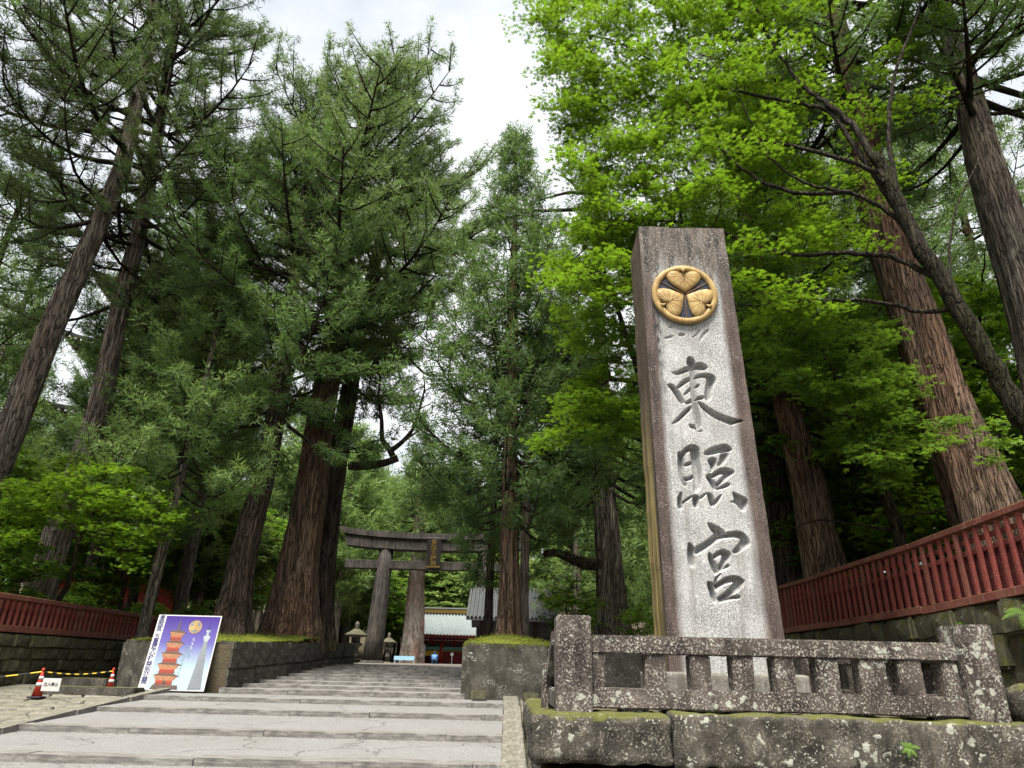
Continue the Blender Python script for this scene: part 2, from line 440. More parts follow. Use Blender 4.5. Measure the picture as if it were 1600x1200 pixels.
class MB:
    def __init__(s):
        s.v, s.f, s.mi, s.k = [], [], [], 0
    def add(s, vs, fs, mi=0):
        b = len(s.v)
        s.v += [tuple(p) for p in vs]
        s.f += [tuple(b + i for i in f) for f in fs]
        s.mi += [mi] * len(fs)
        return s
    def box(s, c, d, rot=None, mi=0):
        hx, hy, hz = d[0] / 2, d[1] / 2, d[2] / 2
        vs = [Vector((x, y, z)) for x in (-hx, hx) for y in (-hy, hy) for z in (-hz, hz)]
        if rot is not None:
            vs = [rot @ p for p in vs]
        vs = [p + Vector(c) for p in vs]
        return s.add(vs, [(0, 1, 3, 2), (4, 6, 7, 5), (0, 4, 5, 1), (2, 3, 7, 6), (0, 2, 6, 4), (1, 5, 7, 3)], mi)
    def tube(s, pts, rad, sides=8, caps=True, mi=0):
        vs, fs = tube_np(np.array([tuple(p) for p in pts], float), np.array(rad, float), sides)
        fs = [tuple(f) for f in fs.tolist()]
        n = len(vs)
        if caps:
            fs.append(tuple(range(sides - 1, -1, -1)))
            fs.append(tuple(range(n - sides, n)))
        return s.add(vs.tolist(), fs, mi)
    def lathe(s, c, prof, sides=16, mi=0):
        return s.tube([(c[0], c[1], c[2] + z) for r, z in prof], [max(r, 1e-3) for r, z in prof], sides, True, mi)
    def prism(s, poly, fn, t0, t1, mi=0):     # poly 2D, fn(u,v,t)->3D
        n = len(poly)
        vs = [fn(u, v, t0) for u, v in poly] + [fn(u, v, t1) for u, v in poly]
        fs = [tuple(range(n - 1, -1, -1)), tuple(range(n, 2 * n))] + [(i, (i + 1) % n, n + (i + 1) % n, n + i) for i in range(n)]
        return s.add(vs, fs, mi)
    def mesh(s, name, mats, base=(0, 0, 0), smooth=False):
        me = bpy.data.meshes.new(name)
        b = base
        me.from_pydata([(p[0] - b[0], p[1] - b[1], p[2] - b[2]) for p in s.v], [], s.f)
        if isinstance(mats, str):
            mats = [mats]
        for m in mats:
            me.materials.append(MATS[m])
        me.polygons.foreach_set('material_index', s.mi)
        if smooth:
            me.polygons.foreach_set('use_smooth', [True] * len(me.polygons))
        bm = bmesh.new(); bm.from_mesh(me)
        bmesh.ops.recalc_face_normals(bm, faces=bm.faces)
        bm.to_mesh(me); bm.free()
        me.update()
        return me
    def build(s, name, mats, parent=None, smooth=False, bevel=0.0, seg=1):
        b = BASE[parent] if parent is not None else Vector((0, 0, 0))
        me = s.mesh(name, mats, b, smooth)
        if bevel:
            bev(me, bevel, seg)
        o = bpy.data.objects.new(name, me)
        link(o, parent)
        BASE[o] = b
        return o

def bev(me, off, seg=1):
    bm = bmesh.new(); bm.from_mesh(me)
    bmesh.ops.bevel(bm, geom=[e for e in bm.edges if len(e.link_faces) == 2 and e.calc_face_angle(0) > 0.5], offset=off, segments=seg, affect='EDGES', clamp_overlap=True)
    bm.to_mesh(me); bm.free()

def tube_np(P, rad, sides):
    n = len(P)
    T = np.gradient(P, axis=0)
    T /= np.linalg.norm(T, axis=1, keepdims=True) + 1e-9
    ref = np.array([0.0, 0.0, 1.0]) if abs(T[:, 2].mean()) < 0.85 else np.array([1.0, 0, 0])
    A = np.cross(T, ref); A /= np.linalg.norm(A, axis=1, keepdims=True) + 1e-9
    B = np.cross(T, A)
    an = np.linspace(0, 2 * math.pi, sides, endpoint=False)
    V = P[:, None] + rad.reshape(n, -1, 1) * (np.cos(an)[None, :, None] * A[:, None] + np.sin(an)[None, :, None] * B[:, None])
    i = np.arange(n - 1)[:, None] * sides
    j = np.arange(sides)[None]
    k = (j + 1) % sides
    F = np.stack([i + j, i + k, i + sides + k, i + sides + j], -1).reshape(-1, 4)
    return V.reshape(-1, 3), F

def np_mesh(name, V, F, mat, tint=None, smooth=False):
    me = bpy.data.meshes.new(name)
    V = np.ascontiguousarray(V, np.float32); F = np.ascontiguousarray(F, np.int32)
    nf, k = F.shape
    me.vertices.add(len(V)); me.vertices.foreach_set('co', V.ravel())
    me.loops.add(nf * k); me.loops.foreach_set('vertex_index', F.ravel())
    me.polygons.add(nf)
    me.polygons.foreach_set('loop_start', np.arange(0, nf * k, k, dtype=np.int32))
    me.polygons.foreach_set('loop_total', np.full(nf, k, np.int32))
    me.materials.append(MATS[mat])
    if smooth:
        me.polygons.foreach_set('use_smooth', np.ones(nf, bool))
    if tint is not None:
        a = me.attributes.new('tint', 'FLOAT', 'FACE')
        a.data.foreach_set('value', np.ascontiguousarray(tint, np.float32))
    me.update(calc_edges=True)
    return me

def put(name, me, parent=None, loc=(0, 0, 0), rot=(0, 0, 0), scale=(1, 1, 1)):
    o = bpy.data.objects.new(name, me)
    o.location, o.rotation_euler, o.scale = loc, rot, scale
    return link(o, parent)

def unit(v):
    return v / (np.linalg.norm(v, axis=-1, keepdims=True) + 1e-9)

# unit stones shared by walls, steps and kerbs
def stone_variants(n, mat, bevel=0.07, jit=0.05, seg=1, seed=1, jx=1.0):
    r = random.Random(seed)
    L = []
    for i in range(n):
        m = MB().box((0, 0, 0), (1, 1, 1))
        m.v = [(x + r.uniform(-jit, jit) * jx, y + r.uniform(-jit, jit), z + r.uniform(-jit, jit)) for x, y, z in m.v]
        me = m.mesh('stone', mat)
        bev(me, bevel, seg)
        L.append(me)
    return L

# ------------------------------------------------------------------ ground, terraces, plaza
SL = 0.08
def gz(y):
    return SL * y
def sheet(name, fn, xs, ys, mat, smooth=True):
    X, Y = np.meshgrid(xs, ys)
    Z = fn(X, Y)
    V = np.stack([X, Y, Z], -1).reshape(-1, 3)
    nx, ny = len(xs), len(ys)
    i = (np.arange(ny - 1)[:, None] * nx + np.arange(nx - 1)[None])
    F = np.stack([i, i + 1, i + nx + 1, i + nx], -1).reshape(-1, 4)
    o = put(name, np_mesh(name, V, F, mat, smooth=smooth))
    return tag(o, kind='structure')
def wob(X, Y, a=0.08, s=0.7):
    return a * (np.sin(X * s + 1.3) * np.cos(Y * s * 1.3) + 0.5 * np.sin(X * s * 2.7 + Y * s * 1.9))

sheet('ground', lambda X, Y: X * 0 - 2.0, np.linspace(-700, 700, 3), np.linspace(-700, 700, 3), 'earth')
sheet('forecourt', lambda X, Y: SL * np.maximum(Y, -14) - 0.06, np.linspace(-10.4, 7.9, 20), np.linspace(-60, 18, 60), 'joint_soil')
sheet('plaza', lambda X, Y: 1.86 + 0.010 * (Y - 26), np.linspace(-14, 24, 20), np.linspace(26, 96, 30), 'gravel')
sheet('forest_floor_left', lambda X, Y: 2.30 + 0.13 * np.maximum(0, -X - 14) + wob(X, Y) * np.minimum(1, np.maximum(0, (-X - 11)) / 2), np.linspace(-90, -10.35, 60), np.linspace(-40, 130, 90), 'earth')
sheet('forest_floor_right', lambda X, Y: 2.86 + 0.030 * np.maximum(0, 14 - np.maximum(Y, 4)) + 0.16 * np.maximum(0, X - 12) + wob(X, Y) * np.minimum(1, np.maximum(0, (X - 8.6)) / 2), np.linspace(7.85, 90, 60), np.linspace(-40, 28.6, 40), 'earth')
sheet('forest_floor_behind', lambda X, Y: 2.2 + 0.16 * np.maximum(0, X - 24), np.linspace(24, 90, 30), np.linspace(28.6, 130, 40), 'earth')
sheet('hill', lambda X, Y: 2.4 + 0.20 * np.maximum(0, Y - 96) + wob(X, Y, 0.5, 0.2), np.linspace(-120, 120, 50), np.linspace(96, 260, 40), 'earth')

# planted beds beside the stairs
def mound(cx, cy, r, h):
    return lambda X, Y: h * np.exp(-((X - cx) ** 2 + (Y - cy) ** 2) / r ** 2)
m1, m2 = mound(-6.8, 23.2, 2.0, 0.25), mound(-7.4, 19.8, 1.4, 0.2)
BL = lambda X, Y: 2.20 + 0.030 * (Y - 16) + m1(X, Y) + m2(X, Y) + wob(X, Y, 0.02, 2.0)
sheet('bed_left', BL, np.linspace(-8.0, -5.80, 30), np.linspace(16.1, 28.6, 80), 'moss')
m3 = mound(0.05, 17.6, 1.1, 0.26)
BR = lambda X, Y: 2.25 + 0.015 * (Y - 15.7) + m3(X, Y) + wob(X, Y, 0.02, 2.0)
sheet('bed_right', BR, np.linspace(-0.78, 7.9, 70), np.linspace(15.9, 28.6, 80), 'moss')
sheet('ground_strip', lambda X, Y: gz(16) - 0.05 + 0 * X, np.linspace(-10.4, -8.0, 6), np.linspace(16, 28.6, 10), 'earth')

# ------------------------------------------------------------------ path with broad low steps
STEP_Y = [1.45, 3.35, 5.25, 7.15, 9.05, 10.95, 12.90, 14.45]
PX0, PX1 = -6.72, -0.02
pm = MB()
ys = STEP_Y + [15.62]
pm.add([(PX0, -14, gz(-14)), (PX1, -14, gz(-14)), (PX1, ys[0], gz(ys[0]) - 0.035), (PX0, ys[0], gz(ys[0]) - 0.035)], [(0, 1, 2, 3)])
pm.add([(PX0, -60, gz(-14)), (PX1, -60, gz(-14)), (PX1, -14, gz(-14)), (PX0, -14, gz(-14))], [(0, 1, 2, 3)])
for i in range(len(ys) - 1):
    y0, y1 = ys[i] + 0.03, ys[i + 1]
    z0, z1 = gz(ys[i]) + 0.035, gz(y1) - 0.035
    nx = 24
    for k in range(3):
        ya, yb = y0 + (y1 - y0) * k / 3, y0 + (y1 - y0) * (k + 1) / 3
        za, zb = z0 + (z1 - z0) * k / 3, z0 + (z1 - z0) * (k + 1) / 3
        pm.add([(PX0, ya, za), (PX1, ya, za), (PX1, yb, zb), (PX0, yb, zb)], [(0, 1, 2, 3)])
path = tag(pm.build('path', 'path_paving'), kind='structure')
SV = stone_variants(6, 'stone_step', 0.012, 0.016, 1, 3, 0.06)
r = random.Random(5)
for y in STEP_Y:
    x = PX0 - r.uniform(0.05, 0.3)
    while x < PX1 + 0.05:
        L = min(r.uniform(1.1, 2.0), PX1 + 0.08 - x)
        if L < 0.3: break
        put('step_stone', SV[r.randrange(6)], path, (x + L / 2, y + 0.11 + r.uniform(-0.015, 0.015), gz(y) - 0.058 + r.uniform(-0.008, 0.008)), (r.uniform(-0.012, 0.012), r.uniform(-0.006, 0.006), r.uniform(-0.008, 0.008)), (L - 0.006, 0.30, 0.21))
        x += L
# kerbs
KV = stone_variants(6, 'stone_kerb', 0.02, 0.02, 1, 8)
for side, xc, wd in ((0, PX0 - 0.10, 0.17), (1, 0.135, 0.29)):
    kb = MB().box((xc, 6.8, gz(6.8) - 0.20), (wd * 0.8, 17.4, 0.02), Euler((math.atan(SL), 0, 0)).to_matrix())
    ko = tag(kb.build('kerb', 'joint_soil'), kind='structure')
    y = -2.0
    while y < 15.5:
        L = r.uniform(0.85, 1.35) if side else r.uniform(1.2, 1.9)
        L = min(L, 15.6 - y)
        yc = y + L / 2
        put('kerb_stone', KV[r.randrange(6)], ko, (xc + r.uniform(-0.01, 0.01), yc, gz(yc) - 0.085 + (0.02 if side else 0.025)), (math.atan(SL) + r.uniform(-0.006, 0.006), 0, r.uniform(-0.008, 0.008)), (wd, L - 0.012, 0.24))
        y += L
# irregular paving stones on both sides
def cobbles(name, x0, x1, y0, y1, s, seed):
    rr = random.Random(seed)
    b = MB().add([(x0, y0, gz(y0) - 0.03), (x1, y0, gz(y0) - 0.03), (x1, y1, gz(y1) - 0.03), (x0, y1, gz(y1) - 0.03)], [(0, 1, 2, 3)])
    host = tag(b.build(name, 'joint_soil'), kind='structure')
    nx, ny = max(1, round((x1 - x0) / s)), max(1, round((y1 - y0) / (s * 0.8)))
    P = {}
    for i in range(nx + 1):
        for j in range(ny + 1):
            jx = 0 if i in (0, nx) else rr.uniform(-0.32, 0.32)
            jy = 0 if j in (0, ny) else rr.uniform(-0.3, 0.3)
            P[i, j] = (x0 + (x1 - x0) * (i + jx + (0.5 * (j % 2) if 0 < i < nx else 0)) / nx, y0 + (y1 - y0) * (j + jy) / ny)
    for i in range(nx):
        for j in range(ny):
            q = [P[i, j], P[i + 1, j], P[i + 1, j + 1], P[i, j + 1]]
            cx, cy = sum(p[0] for p in q) / 4, sum(p[1] for p in q) / 4
            if rr.random() < 0.7:   # cut corners to make five- and six-sided stones
                q2 = []
                for a in range(4):
                    p, nx_ = q[a], q[(a + 1) % 4]
                    pr = q[a - 1]
                    if rr.random() < 0.45:
                        q2 += [(p[0] * .72 + pr[0] * .28, p[1] * .72 + pr[1] * .28), (p[0] * .75 + nx_[0] * .25, p[1] * .75 + nx_[1] * .25)]
                    else:
                        q2.append(p)
                q = q2
            sh = rr.uniform(0.90, 0.95)
            q = [((p[0] - cx) * sh, (p[1] - cy) * sh) for p in q]
            t1, t2, h = rr.uniform(-0.02, 0.02), rr.uniform(-0.02, 0.02), rr.uniform(-0.008, 0.012)
            m = MB()
            nq = len(q)
            top = [(p[0] * 0.93, p[1] * 0.93, SL * p[1] + t1 * p[0] + t2 * p[1] + h) for p in q]
            mid = [(p[0], p[1], SL * p[1] + t1 * p[0] + t2 * p[1] + h - 0.018) for p in q]
            bot = [(p[0], p[1], SL * p[1] - 0.05) for p in q]
            m.add(top + mid + bot, [tuple(range(nq))] + [(a, nq + a, nq + (a + 1) % nq, (a + 1) % nq) for a in range(nq)] + [(nq + a, 2 * nq + a, 2 * nq + (a + 1) % nq, nq + (a + 1) % nq) for a in range(nq)])
            put('paving_stone', m.mesh('paving_stone', 'stone_cobble'), host, (cx, cy, gz(cy)))
cobbles('paving_left', -10.3, -6.95, 8.0, 16.1, 0.52, 2)
cobbles('paving_right', 0.30, 1.7, 7.9, 15.6, 0.45, 4)

# ------------------------------------------------------------------ stairs up to the plaza
NS, RISE, Y0, TREAD = 9, 0.0672, 15.62, 1.15
SVs = stone_variants(6, 'stone_step', 0.012, 0.02, 1, 13, 0.06)
sm = MB()
for i in range(NS):
    sm.box((-3.3, Y0 + 0.10 + (i + 0.5) * TREAD, gz(Y0) + RISE * (i + 1) - 0.306), (4.9, TREAD, 0.6))
stairs = tag(sm.build('stairs', 'path_paving'), kind='structure')
for i in range(NS):
    y = Y0 + i * TREAD
    x = -5.80
    while x < -0.82:
        L = min(r.uniform(1.0, 1.9), -0.80 - x)
        if L < 0.3:
            break
        put('step_stone', SVs[r.randrange(6)], stairs, (x + L / 2, y + 0.17 + r.uniform(-0.02, 0.02), gz(Y0) + RISE * (i + 1) - 0.15 + r.uniform(-0.008, 0.008)), (r.uniform(-0.01, 0.01), r.uniform(-0.006, 0.006), r.uniform(-0.006, 0.006)), (L - 0.006, 0.36, 0.30))
        x += L

# ------------------------------------------------------------------ retaining walls: real stones over a core
def stone_wall(name, label, p0, p1, z_lo, z_hi, courses, lmin, lmax, mat, depth=0.35, seed=1, jit=0.06, out=1, dj=0.03, core='earth'):
    """wall from p0 to p1 (xy), z_lo/z_hi = functions of t in 0..1; stones are parts; out = side of the face"""
    rr = random.Random(seed)
    p0, p1 = Vector((*p0, 0)), Vector((*p1, 0))
    d = p1 - p0
    L = d.length
    d.normalize()
    nrm = Vector((d.y, -d.x, 0)) * out
    t = thing(name, (p0.x, p0.y, z_lo(0)), label, 'wall')
    cm = MB()
    n = 12
    vs = []
    for k in range(n + 1):
        for dd in (-0.06, -depth - 0.1):
            q = p0 + d * (L * k / n) + nrm * dd
            vs += [(q.x, q.y, z_lo(k / n) - 0.3), (q.x, q.y, z_hi(k / n) - 0.06)]
    fs = []
    for k in range(n):
        a, b = 4 * k, 4 * k + 4
        fs += [(a, b, b + 1, a + 1), (a + 2, a + 3, b + 3, b + 2), (a + 1, b + 1, b + 3, a + 3)]
    fs += [(0, 1, 3, 2), (4 * n, 4 * n + 2, 4 * n + 3, 4 * n + 1)]
    cm.add(vs, fs)
    cm.build('core', core, t)
    V = stone_variants(7, mat, 0.05 if courses < 3 else 0.09, jit, 2, seed + 50, 0.25 if courses < 3 else 1)
    ang = math.atan2(d.y, d.x)
    for c in range(courses):
        s = -rr.uniform(0, lmin * 0.6) if c % 2 else 0
        while s < L - 0.05:
            ln = rr.uniform(lmin, lmax)
            a, b = max(0, s), min(L, s + ln)
            s += ln
            if b - a < 0.08:
                continue
            tm = (a + b) / 2 / L
            za, zb = z_lo(tm), z_hi(tm)
            h = (zb - za) / courses
            zc = za + (c + 0.5) * h
            slope = (z_hi(min(1, tm + .01)) - z_hi(max(0, tm - .01))) / (.02 * L) * (c + .5) / courses
            q = p0 + d * (a + b) / 2 + nrm * (-depth / 2 + rr.uniform(-dj, dj))
            put('stone', V[rr.randrange(7)], t, Vector((q.x, q.y, zc)) - BASE[t], (0, -math.atan(slope), ang), (b - a - 0.006, depth, h - 0.006))
    return t

# left: low retaining wall under the red fence
LFX = -10.15
stone_wall('stone_wall', 'long mossy retaining wall of small stones under the red fence at left', (LFX, 6.5), (LFX, 27.5),
           lambda t: gz(6.5 + 21 * t * 0.45) - 0.1, lambda t: 2.22 + 0.09 * t, 6, 0.32, 0.62, 'stone_mossy', 0.4, 11, 0.09, 1, 0.045)
# left bed: end wall behind the poster, long wall along the stairs
stone_wall('stone_wall', 'short dressed stone wall directly behind the purple poster', (-8.15, 16.05), (-5.93, 16.05),
           lambda t: gz(16) - 0.15, lambda t: 2.21, 1, 0.8, 1.3, 'stone_bed', 0.4, 21, 0.025, 1, 0.015)
stone_wall('stone_wall', 'dark two course stone wall running along the left of the stairs', (-5.70, 15.85), (-5.70, 28.6),
           lambda t: gz(15.85) - 0.15 + 0.6 * t, lambda t: 2.22 + 0.40 * t, 2, 0.9, 1.7, 'stone_bed', 0.36, 22, 0.022, 1, 0.02)
# right bed: big block at the foot of the stairs
stone_wall('stone_wall', 'lichen speckled stone block wall with moss on top, right of the stairs', (-0.90, 15.68), (7.6, 15.68),
           lambda t: gz(15.7) - 0.2, lambda t: 2.28, 1, 1.75, 1.95, 'stone_bed', 0.5, 33, 0.02, 1, 0.01)
stone_wall('stone_wall', 'right hand side wall of the stairs running back to the torii', (-0.74, 16.2), (-0.74, 28.6),
           lambda t: gz(15.85) - 0.15 + 0.6 * t, lambda t: 2.25 + 0.18 * t, 2, 0.9, 1.7, 'stone_bed', 0.3, 34, 0.02, -1, 0.015)
# right: mossy wall under the near red fence
RFX = 7.55
rz_hi = lambda y: 2.86 + 0.030 * max(0, 14 - y)
stone_wall('stone_wall', 'mossy rough stone wall under the red fence at right', (RFX, 3.0), (RFX, 27.5),
           lambda t: gz(3 + 24 * t * 0.6) - 0.1, lambda t: rz_hi(3 + 24.5 * t), 5, 0.45, 0.95, 'stone_mossy', 0.45, 44, 0.10, -1, 0.06)
# two small mossy blocks at the foot of the right bed, low slabs left of the poster
for px, py, sx, sz, lab in ((748, 1083, 0.30, 0.17, 'small mossy stone block below the right bed wall, beside the stairs'), (829, 1086, 0.32, 0.15, 'small squared stone block at right foot of the bed wall')):
    p = at(px, py, 15.35)
    o = MB().box((p.x, 15.35, gz(15.35) + sz / 2), (sx, 0.26, sz)).build('stone_block', 'stone_mossy', None, False, 0.02, 2)
    tag(o, lab, 'stone', 'small stone blocks below the bed wall')
for (x0, x1, y, z, h, lab) in ((-8.75, -6.98, 14.75, 1.17, 0.17, 'long low kerb slab lying in front of the poster'), (-8.75, -7.85, 15.35, 1.22, 0.26, 'upper short stone slab beside the end of the rope')):
    o = MB().box(((x0 + x1) / 2, y, z + h / 2 - 0.03), (x1 - x0, 0.5, h)).build('stone_slab', 'stone_bed', None, False, 0.025, 2)
    tag(o, lab, 'stone slab', 'low stone slabs by the poster')

# ------------------------------------------------------------------ red fences
def fence(label, X, y0, y1, zf, height, pitch, face, seed, panel=True):
    rr = random.Random(seed)
    t = thing('red_fence', (X, y0, zf(y0)), label, 'fence')
    b = BASE[t]
    def beam(name, zoff, h, th, xo, mat, n=None):
        n = n or max(1, int((y1 - y0) / 3.6))
        for k in range(n):
            a, c = y0 + (y1 - y0) * k / n + 0.004, y0 + (y1 - y0) * (k + 1) / n - 0.004
            za, zb = zf(a) + zoff, zf(c) + zoff
            jx = rr.uniform(-0.006, 0.006); ja, jb = rr.uniform(-.012, .012), rr.uniform(-.012, .012)
            za += ja; zb += jb
            m = MB().add([(X + xo - th / 2 + jx, a, za), (X + xo + th / 2 + jx, a, za), (X + xo + th / 2 + jx, a, za + h), (X + xo - th / 2 + jx, a, za + h),
                          (X + xo - th / 2 + jx, c, zb), (X + xo + th / 2 + jx, c, zb), (X + xo + th / 2 + jx, c, zb + h), (X + xo - th / 2 + jx, c, zb + h)],
                         [(0, 1, 2, 3), (4, 7, 6, 5), (0, 4, 5, 1), (1, 5, 6, 2), (2, 6, 7, 3), (3, 7, 4, 0)])
            m.build(name, mat, t, False, 0.008)
    s = -face      # towards the path
    beam('base_beam', 0.0, 0.13, 0.20, 0.0, 'red_fence_worn')
    beam('top_rail', height - 0.10, 0.10, 0.24, 0.0, 'red_fence_worn')
    beam('rail', height * 0.60, 0.085, 0.045, 0.0, 'red_fence')
    beam('rail', height * 0.745, 0.085, 0.045, 0.0, 'red_fence')
    pk = [MB().box((0, 0, 0.5), (0.055 if i < 3 else 0.06, 0.085 if i != 2 else 0.075, 1)).mesh('picket', m) for i, m in enumerate(('red_fence', 'red_fence', 'red_fence', 'red_fence_worn'))]
    bd = [MB().box((0, 0, 0.5), (0.025, pitch * 0.98, 1)).mesh('panel', 'red_fence_panel') for _ in range(2)]
    for me in pk: bev(me, 0.006)
    y = y0 + 0.1
    while y < y1 - 0.05:
        z = zf(y)
        put('picket', rr.choice(pk), t, Vector((X + s * 0.062, y, z + 0.13)) - b, (rr.uniform(-0.012, 0.012), rr.uniform(-.01, .01), rr.uniform(-.05, .05)), (1, 1, height - 0.24))
        put('panel', rr.choice(bd), t, Vector((X - s * 0.030, y + pitch / 2, z + 0.12)) - b, (0, 0, 0), (1, 1, height * 0.60 - 0.11))
        y += pitch
    return t
fence('red picket fence on the mossy wall at right, rising towards the viewer', RFX + 0.12, 5.0, 26.0, lambda y: rz_hi(y) + 0.02, 1.26, 0.265, 1, 3)
fence('dark red picket fence at far left on the low mossy wall', LFX - 0.12, 7.0, 27.0, lambda y: 2.24 + 0.09 * (y - 7) / 20, 0.72, 0.20, -1, 5)

# ------------------------------------------------------------------ stone enclosure (base course, balustrade)
base = thing('stone_plinth', (0.3, 7.55, 0.55), 'massive mossy lichen covered base course under the balustrade', 'plinth')
def big_stone(name, x0, x1, y0, y1, z0, z1, mat, parent, seed, rnd=0.08, jag=0.025):
    """large dressed block with rounded arrises and an uneven face"""
    rr = np.random.default_rng(seed)
    nx, ny, nz = max(3, int((x1 - x0) / 0.04)), max(3, int((y1 - y0) / 0.08)), max(4, int((z1 - z0) / 0.035))
    bm = bmesh.new()
    bmesh.ops.create_cube(bm, size=1)
    me = bpy.data.meshes.new(name)
    V, F = [], []
    def grid(o, u, v, nu, nv):
        b = len(V)
        for j in range(nv + 1):
            for i in range(nu + 1):
                V.append([o[k] + u[k] * i / nu + v[k] * j / nv for k in range(3)])
        for j in range(nv):
            for i in range(nu):
                a = b + j * (nu + 1) + i
                F.append((a, a + 1, a + nu + 2, a + nu + 1))
    bm.free()
    dx, dy, dz = x1 - x0, y1 - y0, z1 - z0
    grid((x0, y0, z0), (dx, 0, 0), (0, 0, dz), nx, nz)
    grid((x0, y1, z0), (0, -dy, 0), (0, 0, dz), ny, nz)
    grid((x1, y0, z0), (0, dy, 0), (0, 0, dz), ny, nz)
    grid((x0, y0, z1), (dx, 0, 0), (0, dy, 0), nx, ny)
    grid((x1, y1, z0), (-dx, 0, 0), (0, 0, dz), nx, nz)
    P = np.array(V)
    c = np.array([(x0 + x1) / 2, (y0 + y1) / 2, (z0 + z1) / 2]); h = np.array([dx, dy, dz]) / 2
    q = P - c
    inner = np.clip(q, -(h - rnd), h - rnd)
    d = q - inner
    ln = np.linalg.norm(d, axis=1, keepdims=True)
    q = inner + d / np.maximum(ln, 1e-9) * np.minimum(ln, rnd)
    ph = rr.uniform(0, 6.28, (12, 3)); fr = np.concatenate([rr.uniform(2, 9, (6, 3)), rr.uniform(12, 34, (6, 3))]); am = np.concatenate([rr.uniform(0.4, 1, 6), rr.uniform(0.15, 0.45, 6)])
    ns = sum(am[k] * np.sin(P[:, 0] * fr[k, 0] + ph[k, 0] + np.sin(P[:, 2] * fr[k, 2] + ph[k, 2])) * np.cos(P[:, 2] * fr[k, 2] * 1.3 + P[:, 1] * fr[k, 1] + ph[k, 1]) for k in range(12)) / am.sum() * 1.6
    q = q * (1 + 0) + unit(q / h) * (ns[:, None] * jag)
    P = q + c - np.array(BASE[parent])
    me = np_mesh(name, P, np.array(F), mat, smooth=True)
    bm = bmesh.new(); bm.from_mesh(me)
    bmesh.ops.remove_doubles(bm, verts=bm.verts, dist=0.004)
    bmesh.ops.recalc_face_normals(bm, faces=bm.faces)
    bm.to_mesh(me); bm.free()
    return put(name, me, parent)
xj = [at(828, 1150, 7.55).x, at(1054, 1150, 7.55).x, at(1426, 1150, 7.55).x, 6.6, 7.5]
for i in range(4):
    big_stone('base_stone', xj[i] + 0.004, xj[i + 1] - 0.004, 7.55, 8.35, 0.93, 1.395 + (0.02 if i == 1 else 0), 'stone_base', base, 60 + i, 0.085 if i == 0 else 0.04, 0.04)
for i in range(4):
    big_stone('foot_stone', xj[i] + 0.1 * (i == 0) + 0.15 * (i > 0), xj[i + 1] + 0.12, 7.63, 8.3, 0.40, 0.90, 'stone_base', base, 70 + i, 0.06, 0.02)
big_stone('base_stone', xj[0] + 0.05, xj[0] + 0.85, 8.37, 10.2, 0.75, 1.36, 'stone_base', base, 81, 0.12, 0.03)
big_stone('base_stone', xj[0] + 0.05, xj[0] + 0.85, 10.22, 12.6, 0.85, 1.36, 'stone_base', base, 82, 0.12, 0.03)
MB().box((3.55, 10.55, 1.0), (5.7, 4.3, 0.70)).build('fill', 'earth', base)

bal = thing('stone_balustrade', (0.71, 8.0, 1.38), 'lichen spotted stone balustrade with square end posts round the monument', 'balustrade')
zt = 1.39
def bpost(name, x0, x1, y0, y1, z0, z1):
    rj = random.Random(int(x0 * 1000) + int(z0 * 100))
    m = MB().box(((x0 + x1) / 2, (y0 + y1) / 2, (z0 + z1) / 2), (x1 - x0, y1 - y0, z1 - z0))
    m.v = [(a + rj.uniform(-.006, .006), b_ + rj.uniform(-.006, .006), c_ + rj.uniform(-.005, .005)) for a, b_, c_ in m.v]
    return m.build(name, 'stone_rail', bal, False, 0.014, 2)
bpost('post', 0.53, 0.895, 7.80, 8.17, zt - 0.02, 2.325)
bpost('post', 4.745, 5.12, 7.80, 8.17, zt - 0.02, 2.325)
bpost('post', 4.78, 5.10, 12.0, 12.35, zt - 0.02, 2.2)
bpost('top_rail', 0.90, 4.74, 7.86, 8.11, 1.955, 2.135)
bpost('bottom_rail', 0.90, 4.74, 7.85, 8.12, zt + 0.035, 1.62)
bx = [0.90, 1.46, 1.93, 2.37, 2.80, 3.245, 3.70, 4.10, 4.56]
bw = [0.14, 0.22, 0.215, 0.22, 0.225, 0.24, 0.27, 0.25, 0.17]
for x, wd in zip(bx, bw):
    bpost('baluster', x, x + wd, 7.88, 8.09, 1.61, 1.965)
for x in (1.18, 2.3, 3.4, 4.4):
    bpost('footing', x, x + 0.3, 7.90, 8.08, zt - 0.04, zt + 0.05)
# left side: short return that slopes down to a lower post
bpost('post', 0.46, 0.74, 9.25, 9.55, 1.28, 1.86)
sl = MB()
sl.add([(0.50, 8.17, 2.02), (0.72, 8.17, 2.02), (0.72, 8.17, 2.2), (0.50, 8.17, 2.2), (0.50, 9.26, 1.62), (0.72, 9.26, 1.62), (0.72, 9.26, 1.80), (0.50, 9.26, 1.80)],
       [(0, 1, 2, 3), (4, 7, 6, 5), (0, 4, 5, 1), (1, 5, 6, 2), (2, 6, 7, 3), (3, 7, 4, 0)]).build('side_rail', 'stone_rail', bal, False, 0.02, 2)
bpost('side_rail', 0.52, 0.72, 8.17, 9.26, zt + 0.02, 1.60)
# right side return
bpost('side_rail', 4.82, 5.05, 8.17, 12.0, 1.955, 2.135)
bpost('side_rail', 4.82, 5.05, 8.17, 12.0, zt + 0.03, 1.62)
for y in (8.9, 9.7, 10.5, 11.3):
    bpost('baluster', 4.83, 5.04, y, y + 0.22, 1.61, 1.965)

